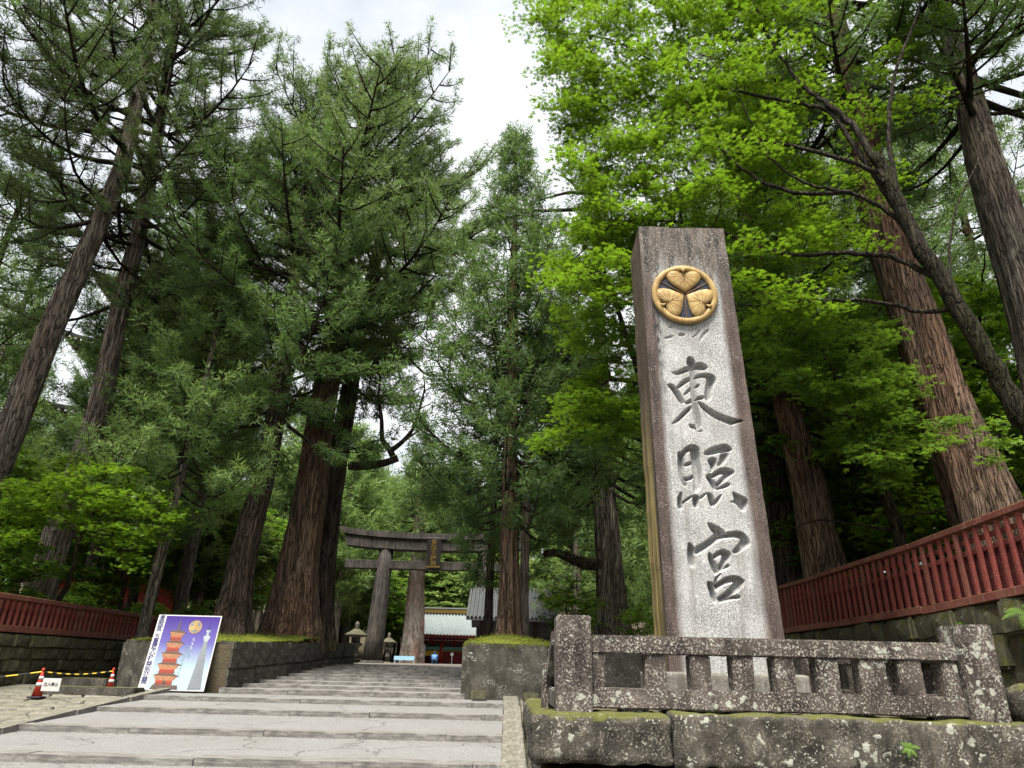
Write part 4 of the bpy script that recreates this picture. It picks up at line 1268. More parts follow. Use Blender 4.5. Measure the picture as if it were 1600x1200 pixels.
for k in range(28):
    x = -2.2 + 6.2 * k / 27
    MB().tube([(x, 42.25, 4.62), (x, 46, 6.66)], [0.07, 0.07], 6).build('roof_rib', 'roof_grey', br)

# ------------------------------------------------------------------ stone lanterns
def lantern(x, y, z, s, label):
    t = thing('stone_lantern', (x, y, z), label, 'lantern', 'stone lanterns near the torii')
    L = lambda name, prof, n, sm=False: MB().lathe((x, y, z), [(a * s, b * s) for a, b in prof], n).build(name, 'stone_lantern', t, sm)
    L('base', [(0.62, 0), (0.60, 0.16), (0.40, 0.30), (0.30, 0.36)], 6)
    L('shaft', [(0.25, 0.34), (0.22, 0.75), (0.27, 0.80), (0.27, 0.88), (0.22, 0.93), (0.24, 1.35)], 20, True)
    L('platform', [(0.26, 1.33), (0.52, 1.52), (0.54, 1.64), (0.40, 1.66)], 6)
    L('fire_box', [(0.33, 1.66), (0.33, 2.05)], 6)
    L('canopy', [(0.34, 2.04), (0.82, 2.10), (0.86, 2.19), (0.55, 2.36), (0.26, 2.56), (0.14, 2.62)], 6)
    L('finial', [(0.13, 2.60), (0.20, 2.68), (0.10, 2.74), (0.19, 2.86), (0.14, 2.98), (0.02, 3.10)], 14, True)
p = at(556, 1000, 38)
lantern(p.x, 38, 1.75, 0.72, 'mossy stone lantern left of the torii pillar behind the stair wall')
p = at(606, 1020, 60)
lantern(p.x, 60, 2.0, 0.80, 'small stone lantern between torii pillar and pale trunk')
p = at(690, 1040, 74)

# small sales shelter, barrier posts and the person in front of the gate
p = at(632, 1036, 63)
bt = thing('display_table', (p.x, 63, 2.2), 'low pale blue covered table at the foot of the pale trunk', 'table')
MB().box((p.x, 63, 2.75), (1.7, 0.8, 0.05)).build('top', 'tent_blue', bt)
MB().box((p.x, 62.59, 2.60), (1.7, 0.02, 0.28)).build('skirt', 'tent_blue', bt)
for q in (-0.8, 0.8):
    for w_ in (-0.35, 0.35):
        MB().box((p.x + q, 63 + w_, 2.48), (0.05, 0.05, 0.5)).build('leg', 'white_paint', bt)
p = at(706, 1030, 70)
sg = thing('sign_post', (p.x, 70, 2.3), 'thin white pole with a small white sign before the red doors', 'sign')
MB().tube([(p.x, 70, 2.25), (p.x, 70, 3.15)], [0.03, 0.03], 8).build('pole', 'white_paint', sg)
MB().box((p.x, 69.96, 3.15), (0.26, 0.03, 0.24)).build('plate', 'white_paint', sg)
p = at(660, 1020, 72)
bn = thing('banner', (p.x, 72, 2.3), 'narrow white upright banner beside the left gate column', 'banner')
MB().tube([(p.x - 0.22, 72, 2.3), (p.x - 0.22, 72, 4.1)], [0.025, 0.025], 8).build('pole', 'white_paint', bn)
MB().box((p.x + 0.02, 72, 3.3), (0.46, 0.02, 1.4)).build('cloth', 'white_paint', bn)

def skin_person(name, base, verts, edges, rad, mat, parent):
    me = bpy.data.meshes.new(name)
    me.from_pydata(verts, edges, [])
    o = bpy.data.objects.new(name, me)
    COL.objects.link(o)
    md = o.modifiers.new('skin', 'SKIN')
    me.skin_vertices[0].data[0].use_root = True
    for i, rr2 in enumerate(rad):
        me.skin_vertices[0].data[i].radius = (rr2, rr2)
    sb_ = o.modifiers.new('sub', 'SUBSURF'); sb_.levels = sb_.render_levels = 2
    bpy.context.view_layer.update()
    m2_ = bpy.data.meshes.new_from_object(o.evaluated_get(bpy.context.evaluated_depsgraph_get()))
    bpy.data.objects.remove(o)
    m2_.materials.clear()
    m2_.materials.append(MATS[mat])
    m2_.polygons.foreach_set('use_smooth', [True] * len(m2_.polygons))
    return put(name, m2_, parent)
p = at(678, 1038, 62)
per = thing('person', (p.x, 62, 2.22), 'person in a blue top crouching with back turned before the gate', 'person')
# crouching: pelvis low, knees up in front (+Y), back bent
VS = [(0, 0, 0.30), (0, 0.02, 0.45), (0, 0.08, 0.62), (0, 0.12, 0.70), (0, 0.15, 0.82), (0, 0.16, 0.92),
      (-0.19, 0.10, 0.64), (-0.27, 0.20, 0.44), (-0.16, 0.36, 0.40), (0.19, 0.10, 0.64), (0.27, 0.20, 0.44), (0.16, 0.36, 0.40),
      (-0.12, 0.04, 0.28), (-0.17, 0.42, 0.40), (-0.16, 0.22, 0.07), (-0.16, 0.40, 0.04), (0.12, 0.04, 0.28), (0.17, 0.42, 0.40), (0.16, 0.22, 0.07), (0.16, 0.40, 0.04)]
ES = [(0, 1), (1, 2), (2, 3), (3, 4), (4, 5), (2, 6), (6, 7), (7, 8), (2, 9), (9, 10), (10, 11), (0, 12), (12, 13), (13, 14), (14, 15), (0, 16), (16, 17), (17, 18), (18, 19)]
RD = [0.17, 0.17, 0.17, 0.07, 0.10, 0.09, 0.08, 0.06, 0.045, 0.08, 0.06, 0.045, 0.11, 0.08, 0.06, 0.045, 0.11, 0.08, 0.06, 0.045]
skin_person('body', None, VS, ES, RD, 'blue_cloth', per)
MB().lathe((p.x, 62.15, 2.22 + 0.78), [(0.05, 0), (0.11, 0.04), (0.125, 0.11), (0.10, 0.18), (0.03, 0.215)], 14).build('hair', 'hair', per, True)
MB().box((p.x, 62.0, 2.22 + 0.30), (0.40, 0.30, 0.16)).build('trousers', 'dark_cloth', per, True, 0.06, 3)

# ------------------------------------------------------------------ pagoda glimpsed through the trees at left
pgd = thing('pagoda', (-27.0, 52.0, 3.0), 'red five storey pagoda glimpsed between the trees at left', 'pagoda')
pc = BASE[pgd]
zb = 3.6
for k in range(5):
    wb, wr = 3.1 - 0.22 * k, 7.4 - 0.5 * k
    hh = 3.2
    MB().box((pc.x, pc.y, zb + hh / 2), (2 * wb, 2 * wb, hh)).build('storey', 'vermilion', pgd)
    rl = MB()
    wq = wb + 0.9
    MB().box((pc.x, pc.y, zb + 0.1), (2 * wq, 2 * wq, 0.2)).build('balcony', 'dark_red', pgd)
    for s in (-1, 1):
        for zr in (0.45, 0.75, 1.0):
            rl.box((pc.x, pc.y + s * wq, zb + zr), (2 * wq + 0.5, 0.09, 0.09)).box((pc.x + s * wq, pc.y, zb + zr), (0.09, 2 * wq + 0.5, 0.09))
        for q in range(9):
            rl.box((pc.x - wq + 2 * wq * q / 8, pc.y + s * wq, zb + 0.6), (0.1, 0.1, 0.95)).box((pc.x + s * wq, pc.y - wq + 2 * wq * q / 8, zb + 0.6), (0.1, 0.1, 0.95))
    rl.build('railing', 'vermilion', pgd)
    MB().box((pc.x, pc.y, zb + hh + 0.1), (2 * wb + 2.4, 2 * wb + 2.4, 0.7)).build('bracket_tier', 'vermilion', pgd)
    n = 12
    vs, fs = [], []
    for j in range(6):
        q = j / 5
        rad = wr * 1 - (wr - wb * 0.7) * q
        for e in range(4):
            for i_ in range(n):
                tq = -1 + 2 * i_ / n
                x, y = [(tq, -1), (1, tq), (-tq, 1), (-1, -tq)][e]
                lift = 0.9 * (1 - q) ** 2 * abs(tq) ** 3
                vs.append((pc.x + rad * x, pc.y + rad * y, zb + hh + 0.25 + 2.0 * q ** 1.5 + lift))
    m_ = 4 * n
    for j in range(5):
        for i_ in range(m_):
            fs.append((j * m_ + i_, j * m_ + (i_ + 1) % m_, (j + 1) * m_ + (i_ + 1) % m_, (j + 1) * m_ + i_))
    b = len(vs)
    vs += [(pc.x + (x - pc.x) * 0.99, pc.y + (y - pc.y) * 0.99, z - 0.22) for x, y, z in vs[:m_]]
    vs.append((pc.x, pc.y, zb + hh + 0.3))
    for i_ in range(m_):
        fs.append((i_, b + i_, b + (i_ + 1) % m_, (i_ + 1) % m_))
        fs.append((b + i_, b + m_, b + (i_ + 1) % m_))
    ro = MB().add(vs, fs).build('roof', 'roof_grey', pgd, False)
    ra = MB()
    for e in range(4):
        for i_ in range(26):
            tq = -0.97 + 1.94 * i_ / 25
            x, y = [(tq, -1), (1, tq), (tq, 1), (-1, tq)][e]
            lift = 0.9 * abs(tq) ** 3
            ra.box((pc.x + wr * 0.97 * x, pc.y + wr * 0.97 * y, zb + hh - 0.05 + lift), (0.16, 0.16, 0.16))
    tag(ra.build('rafter_ends', 'white_paint', ro), kind='stuff')
    zb += 5.4
MB().tube([(pc.x, pc.y, zb - 0.5), (pc.x, pc.y, zb + 6)], [0.25, 0.08], 10).build('spire', 'gold', pgd)

# ------------------------------------------------------------------ trees
def interp_path(P, t):
    """P (n,3) polyline, t values in 0..1 by z-fraction"""
    z = np.linspace(0, 1, len(P))
    return np.stack([np.interp(t, z, P[:, k]) for k in range(3)], -1)

def trunk_mesh(name, P, r0, r1, mat, seed, sides=40, flare=0.6, ridge=0.07, twist=0.0):
    g = np.random.default_rng(seed)
    n = 64
    tt = np.linspace(0, 1, n) ** 1.35
    C = interp_path(P, tt)
    H = P[-1, 2] - P[0, 2]
    h = C[:, 2] - C[0, 2]
    rad = r1 + (r0 - r1) * (1 - tt ** 1.25) + r0 * flare * np.exp(-h / (1.5 * r0 + 0.12))
    an = np.linspace(0, 2 * math.pi, sides, endpoint=False)
    prof = np.zeros((n, sides))
    for k in range(14):
        fq = g.integers(3, 19)
        prof += np.sin(an[None] * fq + g.uniform(0, 6.28) + h[:, None] * g.uniform(-0.35, 0.35) * 1.0 + 0.8 * np.sin(h[:, None] * g.uniform(0.3, 1.2) + g.uniform(0, 6))) / 14 ** 0.5
    root = np.exp(-h / (2.2 * r0 + 0.2))[:, None] * 0.28 * np.sin(an[None] * g.integers(4, 7) + g.uniform(0, 6))
    prof = 1 + ridge * prof + root
    for _ in range(26):
        hc, ac, sh_, sa_ = g.uniform(0, H), g.uniform(0, 6.28), g.uniform(0.15, 0.6), g.uniform(0.2, 0.5)
        da = np.angle(np.exp(1j * (an - ac)))
        prof += g.uniform(-0.06, 0.13) * np.exp(-((h[:, None] - hc) / sh_) ** 2 - (da[None] / sa_) ** 2)
    wig = np.stack([np.sin(h * 0.9 + g.uniform(0, 6)) * 0.06 * r0, np.cos(h * 0.7 + g.uniform(0, 6)) * 0.06 * r0, 0 * h], -1)
    C = C + wig - wig[0]
    V = np.stack([C[:, 0, None] + rad[:, None] * prof * np.cos(an), C[:, 1, None] + rad[:, None] * prof * np.sin(an), np.repeat(C[:, 2, None], sides, 1)], -1)
    V[0, :, 2] -= 0.35
    i = np.arange(n - 1)[:, None] * sides; j = np.arange(sides)[None]; k = (j + 1) % sides
    F = np.stack([i + j, i + k, i + sides + k, i + sides + j], -1).reshape(-1, 4)
    return np_mesh(name, V.reshape(-1, 3), F, mat, smooth=True)

class Tubes:
    def __init__(s): s.V, s.F, s.n = [], [], 0
    def add(s, P, rad, sides=5):
        V, F = tube_np(np.asarray(P, float), np.asarray(rad, float), sides)
        s.V.append(V); s.F.append(F + s.n); s.n += len(V)
    def mesh(s, name, mat):
        if not s.V: return None
        return np_mesh(name, np.concatenate(s.V), np.concatenate(s.F), mat, smooth=True)

def needle_clumps(name, C, D, S, T, nb, mat, g, lmul=1.0, wmul=1.0, spread=0.6):
    """C centres, D directions, S sizes, T tints; nb blades per clump"""
    m = len(C)
    c = np.repeat(C, nb, 0); d = np.repeat(D, nb, 0); s = np.repeat(S, nb)[:, None]; t = np.repeat(T, nb)
    N = m * nb
    rnd = unit(g.normal(size=(N, 3)))
    dirs = unit(d * (1 - spread) + rnd * spread)
    org = c + rnd * s * g.uniform(0.0, 0.5, (N, 1)) + d * s * g.uniform(-0.7, 0.55, (N, 1))
    L = s * g.uniform(0.55, 1.2, (N, 1)) * lmul
    W = s * g.uniform(0.05, 0.095, (N, 1)) * wmul
    side = unit(np.cross(dirs, unit(g.normal(size=(N, 3)))))
    droop = np.array([0, 0, -1.0]) * L * 0.18
    V = np.stack([org - side * W, org + side * W, org + dirs * L + droop], 1).reshape(-1, 3)
    F = np.arange(3 * N).reshape(-1, 3)
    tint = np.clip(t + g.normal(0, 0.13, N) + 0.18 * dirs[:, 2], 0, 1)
    return np_mesh(name, V, F, mat, tint)

def cedar(seed, P, r0, crown0, Rmax, nb=70, clump=0.34, blades=22, mat='leaf_cedar', tmat='bark_grey', shape='old', flare=0.6, r1=0.08, droop=0.25, dens=1.0, lean=None, sparse_low=True, dirbias=None):
    """P: trunk polyline in local metres.  Returns (trunk, branches, crown) meshes"""
    g = np.random.default_rng(seed)
    P = np.asarray(P, float)
    H = P[-1, 2] - P[0, 2]
    tr = trunk_mesh('trunk', P, r0, r1, tmat, seed, flare=flare)
    tb = Tubes()
    C, D, S, T = [], [], [], []
    n = nb
    az = 0
    for b in range(n):
        q = (b + g.uniform(0, 1)) / n            # 0 bottom of crown .. 1 top
        q = q ** 0.9
        t = crown0 + (1 - crown0) * q * 0.985
        base = interp_path(P, np.array([t]))[0]
        az += 2.4 + g.normal(0, 0.45)
        if shape == 'old':
            prof = min(1, 0.62 + 1.6 * q) * (1 - q ** 2.2) ** 0.7 + 0.08
        else:
            prof = (1 - q) ** 0.85 * min(1, 0.7 + 3 * q) + 0.05
        L = Rmax * prof * g.uniform(0.62, 1.18)
        h = np.array([math.cos(az), math.sin(az), 0])
        if dirbias is not None:
            L *= 1 + 0.45 * float(h[:2] @ np.array(dirbias))
        el = -0.12 + 0.75 * q + g.normal(0, 0.16)
        if shape != 'old':
            el = 0.05 + 0.55 * q + g.normal(0, 0.12)
        s = np.linspace(0, 1, 7)
        bend = g.normal(0, 0.25)
        perp = np.array([-h[1], h[0], 0])
        pts = base + h * (L * s)[:, None] * math.cos(el) + perp * (bend * L * 0.4 * s ** 2)[:, None]
        pts[:, 2] += L * math.sin(el) * s - droop * L * np.sin(math.pi * s) * 0.6 + 0.16 * L * s ** 3
        rb = max(0.014, 0.030 * L ** 0.8 * min(1.2, 0.5 + r0))
        tb.add(pts, rb * (1 - 0.85 * s), 4)
        ns = max(3, int(L / 0.36 * dens))
        for k in range(ns):
            u0 = 0.28 + 0.72 * (k + g.uniform(0, 1)) / ns
            p0 = np.array([np.interp(u0, s, pts[:, a]) for a in range(3)])
            sgn = 1 if k % 2 else -1
            tang = unit(pts[min(6, int(u0 * 6) + 1)] - pts[max(0, int(u0 * 6) - 1)])
            ddir = unit(tang * g.uniform(0.4, 1.0) + sgn * perp * g.uniform(0.4, 1.0) + np.array([0, 0, g.normal(0.12, 0.28)]))
            l2 = L * 0.40 * (1.15 - 0.7 * u0) * g.uniform(0.6, 1.3) + 0.25
            s2 = np.linspace(0, 1, 4)
            q2 = p0 + ddir * (l2 * s2)[:, None]
            q2[:, 2] += -0.10 * l2 * np.sin(math.pi * s2) + 0.08 * l2 * s2 ** 2
            tb.add(q2, rb * 0.30 * (1 - 0.8 * s2) + 0.004, 3)
            nc = max(3, int(l2 / (clump * 0.40)))
            uu = np.linspace(0.3, 1.03, nc) + g.normal(0, 0.03, nc)
            cc_ = p0 + ddir * (l2 * uu)[:, None] + g.normal(0, clump * 0.42, (nc, 3))
            cc_[:, 2] += 0.08 * l2 * uu ** 2
            C.append(cc_)
            D.append(unit(ddir * 0.8 + np.array([0, 0, 0.35]) + g.normal(0, 0.25, (nc, 3))))
            S.append(clump * g.uniform(0.65, 1.2, nc))
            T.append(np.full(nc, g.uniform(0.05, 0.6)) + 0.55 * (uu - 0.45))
        C.append(pts[-1:] ); D.append(unit(pts[-1:] - pts[-2:-1])); S.append(np.array([clump])); T.append(np.array([0.7]))
    top = P[-1][None] + np.array([[0, 0, 0.1]])
    C.append(top); D.append(np.array([[0, 0, 1.0]])); S.append(np.array([clump])); T.append(np.array([0.7]))
    C, D, S, T = map(np.concatenate, (C, D, S, T))
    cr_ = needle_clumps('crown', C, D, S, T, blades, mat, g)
    return tr, tb.mesh('branches', 'bark_twig'), cr_

def place(name, meshes, loc, label, cat='tree', group=None, rz=0.0, sc=1.0, scz=None):
    t = thing(name, loc, label, cat, group, rz)
    t.scale = (sc, sc, scz or sc)
    for nme, me in zip(('trunk', 'branches', 'crown'), meshes):
        if me is not None:
            put(nme, me, t)
    return t

def rel(pts, base):
    return [tuple(Vector(p) - Vector(base)) for p in pts]

# --- left pair of tall bare trunks
b = Vector((-13.95, 18.0, 2.4))
P = rel([b, at(0, 700, 18), at(95, 480, 18), at(190, 260, 18), at(235, 60, 18), at(255, -110, 18)], b)
place('cedar_tree', cedar(101, P, 0.38, 0.50, 5.2, 56, 0.175, 16, 'leaf_cedar_dark', 'bark_grey', r1=0.12, flare=0.4, dens=0.95), b, 'tall grey cedar with bare straight trunk cut by the left edge')
b = at(57, 930, 20); b.z = 2.5
P = rel([b, at(105, 790, 20), at(150, 650, 20), at(215, 370, 20), at(252, 190, 20), at(275, 20, 20)], b)
place('cedar_tree', cedar(102, P, 0.38, 0.52, 4.6, 54, 0.175, 16, 'leaf_cedar_dark', 'bark_grey', r1=0.12, flare=0.4, dens=0.75), b, 'tall cedar with bare trunk standing just behind the left fence')
# --- dark leaning trunk
b = at(357, 985, 20); b.z = 2.45
P = rel([b, at(382, 860, 20), at(410, 760, 20), at(440, 600, 20), at(458, 470, 20), at(472, 340, 20), at(480, 240, 20)], b)
place('cedar_tree', cedar(103, P, 0.38, 0.42, 4.0, 58, 0.215, 16, 'leaf_cedar', 'bark_dark', r1=0.08), b, 'dark leaning cedar trunk above the right edge of the poster')
b = Vector((-9.2, 18.9, gz(16)))
P = [(0, 0, 0), (0.1, 0, 3), (0.25, 0, 6), (0.35, 0, 9), (0.4, 0, 12)]
place('cedar_tree', cedar(116, P, 0.15, 0.36, 2.7, 56, 0.215, 16, 'leaf_cedar_light', 'bark_grey', 'cone', 0.3, 0.03, droop=0.45), b, 'fresh green young cedar with drooping boughs above the poster')
# --- twin giants
b = at(455, 990, 23); b.z = 2.6
P = rel([b, at(470, 850, 23), at(490, 720, 23), at(525, 520, 23), at(545, 330, 23), at(562, 220, 23), at(568, 120, 23)], b)
place('cedar_tree', cedar(104, P, 0.60, 0.43, 5.0, 112, 0.215, 16, 'leaf_cedar_olive', 'bark_red', flare=0.35, r1=0.12, dirbias=(0.25, 0)), b, 'giant red brown cedar, the left trunk of the pair beside the stairs')
b = at(489, 995, 24.2); b.z = 2.6
P = rel([b, at(511, 830, 24.2), at(534, 680, 24.2), at(562, 520, 24.2), at(598, 360, 24.2), at(612, 250, 24.2)], b)
twin = place('cedar_tree', cedar(105, P, 0.46, 0.50, 3.8, 46, 0.215, 16, 'leaf_cedar_olive', 'bark_dark', flare=0.35, r1=0.10, dirbias=(0.4, 0)), b, 'darker mossy cedar, the right trunk of the pair beside the stairs')
tb = Tubes()
def limb(pix, Y, r0_, r1_, dy=0.0):
    n = len(pix)
    pts = np.array([tuple(at(x, y, Y + dy * k / (n - 1)) - BASE[twin]) for k, (x, y) in enumerate(pix)])
    s = np.linspace(0, 1, n); sf = np.linspace(0, 1, n * 4)
    pts = np.stack([np.interp(sf, s, pts[:, a]) for a in range(3)], -1)
    for _ in range(3):
        pts[1:-1] = (pts[:-2] + 2 * pts[1:-1] + pts[2:]) / 4
    tb = Tubes(); tb.add(pts, np.linspace(r0_, r1_, len(sf)), 8); put('dead_limb', tb.mesh('dead_limb', 'bark_dark'), twin)
limb([(545, 728), (575, 728), (600, 724), (622, 716)], 23.6, 0.16, 0.12)
limb([(618, 722), (608, 700), (596, 688), (597, 655), (590, 620), (596, 585), (604, 560)], 23.6, 0.12, 0.015, -0.5)
limb([(610, 705), (630, 690), (648, 668), (655, 640), (665, 605), (660, 580)], 23.5, 0.10, 0.012, 0.4)
limb([(630, 690), (655, 672), (690, 660)], 23.5, 0.05, 0.015, 0.3)
limb([(580, 560), (610, 545), (640, 560), (668, 590), (700, 585)], 23.8, 0.10, 0.02, 0.4)
limb([(590, 520), (625, 520), (660, 500), (700, 510)], 23.8, 0.09, 0.02, 0.4)
limb([(648, 668), (640, 640), (645, 615)], 23.6, 0.04, 0.012)
for pix in ([(597, 655), (582, 640), (578, 618)], [(592, 620), (606, 606), (612, 588)], [(655, 640), (676, 628), (694, 632)], [(662, 612), (684, 598), (706, 600)], [(655, 672), (672, 650), (676, 634)], [(690, 660), (708, 668), (724, 664)], [(594, 590), (584, 574), (586, 556)], [(640, 690), (664, 694), (684, 686)]):
    limb(pix, 23.6, 0.022, 0.006)
# --- centre cedar over the right bed and its slender grey neighbour
b = Vector((0.07, 18.4, 2.42))
P = rel([b, at(798, 800, 18.4), at(800, 560, 18.4), at(805, 380, 18.4), at(806, 205, 18.4)], b)
place('cedar_tree', cedar(106, P, 0.25, 0.24, 3.3, 140, 0.215, 16, 'leaf_cedar', 'bark_red', 'cone', 0.35, 0.03, droop=0.5), b, 'slim conical cedar on the mossy bed right of the stairs')
b = Vector((0.42, 19.0, 2.4))
P = rel([b, at(822, 800, 19), at(824, 640, 19), at(826, 520, 19)], b)
place('cedar_tree', cedar(107, P, 0.12, 0.72, 1.4, 16, 0.28, 18, 'leaf_cedar', 'bark_pale', 'cone', 0.3, 0.04), b, 'slender pale grey trunk close beside the slim conical cedar')
# --- hanging-branch cedar at the torii's right pillar
b = Vector((-1.15, 24.0, 1.9))
P = [(0, 0, 0), (0.05, 0, 3), (0.1, 0, 6), (0.1, 0, 10)]
b = Vector((-0.55, 22.5, 2.4))
place('cedar_tree', cedar(108, P, 0.13, 0.22, 1.7, 44, 0.215, 16, 'leaf_cedar', 'bark_dark', 'cone', 0.3, 0.03, droop=0.8), b, 'low drooping dark cedar in front of the torii right pillar')
# --- cedar left of the monument
b = at(958, 985, 22); b.z = 2.3
P = rel([b, at(948, 800, 22), at(945, 740, 22), at(940, 600, 22), at(935, 420, 22), at(930, 240, 22)], b)
t8 = place('cedar_tree', cedar(109, P, 0.42, 0.32, 3.6, 70, 0.215, 16, 'leaf_cedar', 'bark_grey', r1=0.07, droop=0.4), b, 'grey brown cedar between the monument and the slim conical cedar')
tb = Tubes()
def limb2(root, pix, Y, r0_, r1_, dy=0.0):
    n = len(pix)
    pts = np.array([tuple(at(x, y, Y + dy * k / (n - 1)) - BASE[root]) for k, (x, y) in enumerate(pix)])
    s = np.linspace(0, 1, n); sf = np.linspace(0, 1, n * 4)
    pts = np.stack([np.interp(sf, s, pts[:, a]) for a in range(3)], -1)
    for _ in range(3):
        pts[1:-1] = (pts[:-2] + 2 * pts[1:-1] + pts[2:]) / 4
    tb = Tubes(); tb.add(pts, np.linspace(r0_, r1_, len(sf)), 8); put('dead_limb', tb.mesh('dead_limb', 'bark_dark'), root)
limb2(t8, [(942, 882), (915, 882), (890, 872), (868, 862), (850, 866)], 21.9, 0.20, 0.10, -0.3)
limb2(t8, [(940, 300), (915, 302), (890, 300), (870, 305), (845, 312)], 21.9, 0.10, 0.03, -0.4)
limb2(t8, [(915, 302), (892, 285), (878, 272)], 21.8, 0.06, 0.03)
limb2(t8, [(935, 325), (890, 328), (840, 330), (770, 322), (735, 330)], 21.9, 0.09, 0.02, -0.6)
limb2(t8, [(850, 330), (835, 300), (838, 262)], 21.6, 0.03, 0.012)
# --- right-hand giants behind the fence
b = Vector((10.05, 14.0, 2.9))
P = rel([b, at(1530, 760, 14), at(1460, 600, 14), at(1380, 350, 14), at(1310, 60, 14), at(1262, -180, 14)], b)
place('cedar_tree', cedar(110, P, 0.66, 0.70, 4.6, 34, 0.215, 16, 'leaf_cedar', 'bark_red', r1=0.16, flare=0.4), b, 'huge red brown cedar right of the monument behind the fence')
b = Vector((12.1, 14.5, 3.0))
P = rel([b, at(1640, 550, 14.2), at(1596, 420, 14.2), at(1540, 250, 14.2), at(1495, 90, 14.2), at(1450, -80, 14.2)], b)
place('cedar_tree', cedar(111, P, 0.62, 0.66, 4.6, 36, 0.215, 16, 'leaf_cedar', 'bark_grey', r1=0.16, flare=0.4), b, 'tall grey cedar trunk cut by the right edge, high up')
b = at(1298, 880, 19); b.z = 2.85
P = rel([b, at(1262, 760, 19), at(1235, 660, 19), at(1200, 520, 19), at(1165, 330, 19), at(1140, 150, 19)], b)
place('cedar_tree', cedar(112, P, 0.50, 0.45, 4.2, 50, 0.215, 16, 'leaf_cedar', 'bark_red', r1=0.10), b, 'cedar trunk rising right behind the monument edge')
b = at(1240, 905, 21); b.z = 2.8
P = rel([b, at(1222, 800, 21), at(1205, 700, 21), at(1180, 560, 21), at(1165, 420, 21)], b)
place('cedar_tree', cedar(113, P, 0.42, 0.5, 3.5, 36, 0.215, 16, 'leaf_cedar', 'bark_dark', r1=0.10), b, 'dark cedar trunk squeezed between the monument and a redder one')
# --- pale trunk behind the torii
b = at(643, 1036, 66); b.z = 2.2
P = rel([b, at(647, 960, 66), at(652, 890, 66), at(656, 820, 66), at(660, 740, 66)], b)
place('cedar_tree', cedar(114, P, 0.86, 0.62, 5.0, 40, 0.6, 14, 'leaf_cedar_light', 'bark_pale', r1=0.45, flare=0.12), b, 'thick pale trunk with a red streak seen through the torii')
b = at(886, 960, 40); b.z = 2.1
P = rel([b, at(888, 860, 40), at(890, 760, 40), at(892, 600, 40)], b)
place('cedar_tree', cedar(115, P, 0.42, 0.5, 3.5, 36, 0.45, 20, 'leaf_cedar_light', 'bark_pale', r1=0.12), b, 'bare pale trunk behind the bright bush left of the monument')

# ------------------------------------------------------------------ maples
def lobed_leaves(name, C, N_, size, T, mat, g, lobes=5):
    """palmate leaves: lobes narrow triangles round a point"""
    m = len(C)
    ref = unit(g.normal(size=(m, 3)))
    A = unit(np.cross(N_, ref)); B = np.cross(N_, A)
    an = np.linspace(-2.0, 2.0, lobes)
    ln = np.array([0.7, 0.95, 1.1, 0.95, 0.7]) if lobes == 5 else np.array([0.85, 1.1, 0.85])
    hw = 0.30 if lobes == 5 else 0.5
    Vs = []
    for k in range(lobes):
        d = np.cos(an[k]) * A + np.sin(an[k]) * B
        e = -np.sin(an[k]) * A + np.cos(an[k]) * B
        s = size[:, None]
        mid = C + d * s * 0.12 * ln[k]
        Vs.append(np.stack([mid - e * s * hw * 0.72, C + d * s * ln[k] - N_ * s * 0.12, mid + e * s * hw * 0.72], 1))
    V = np.stack(Vs, 1).reshape(-1, 3)
    F = np.arange(len(V)).reshape(-1, 3)
    tint = np.repeat(np.clip(T + g.normal(0, 0.12, m), 0, 1), lobes)
    return np_mesh(name, V, F, mat, tint)

def spray(P0, h, g, tb, L, out, twig_r=0.008, per=0.085):
    """flat horizontal fan of leaves at P0 heading h"""
    perp = np.array([-h[1], h[0], 0.0])
    nt_ = 6
    tb_t = g.uniform(0.0, 0.95)
    for k in range(nt_):
        a = (k - (nt_ - 1) / 2) * 0.42 + g.normal(0, 0.12)
        d = math.cos(a) * h + math.sin(a) * perp + np.array([0, 0, g.normal(-0.06, 0.10)])
        l = L * (1 - 0.16 * abs(k - 2.5)) * g.uniform(0.75, 1.2)
        s = np.linspace(0, 1, 3)
        pts = P0 + d * (l * s)[:, None]
        pts[:, 2] -= 0.10 * l * s ** 2
        if k % 2 == 0:
            tb.add(pts, twig_r * (1 - 0.7 * s), 3)
        n = max(3, int(l / per * 2.3))
        u_ = g.uniform(0.1, 1.05, n)
        c = P0 + d * (l * u_)[:, None] + perp * g.normal(0, 0.11, (n, 1)) + g.normal(0, 0.045, (n, 3))
        c[:, 2] -= 0.10 * l * u_ ** 2
        out[0].append(c)
        out[1].append(unit(np.array([0, 0, 1.0]) + g.normal(0, 0.33, (n, 3))))
        out[2].append(g.uniform(0.75, 1.25, n))
        out[3].append(np.clip(tb_t + g.normal(0, 0.1, n), 0, 1))

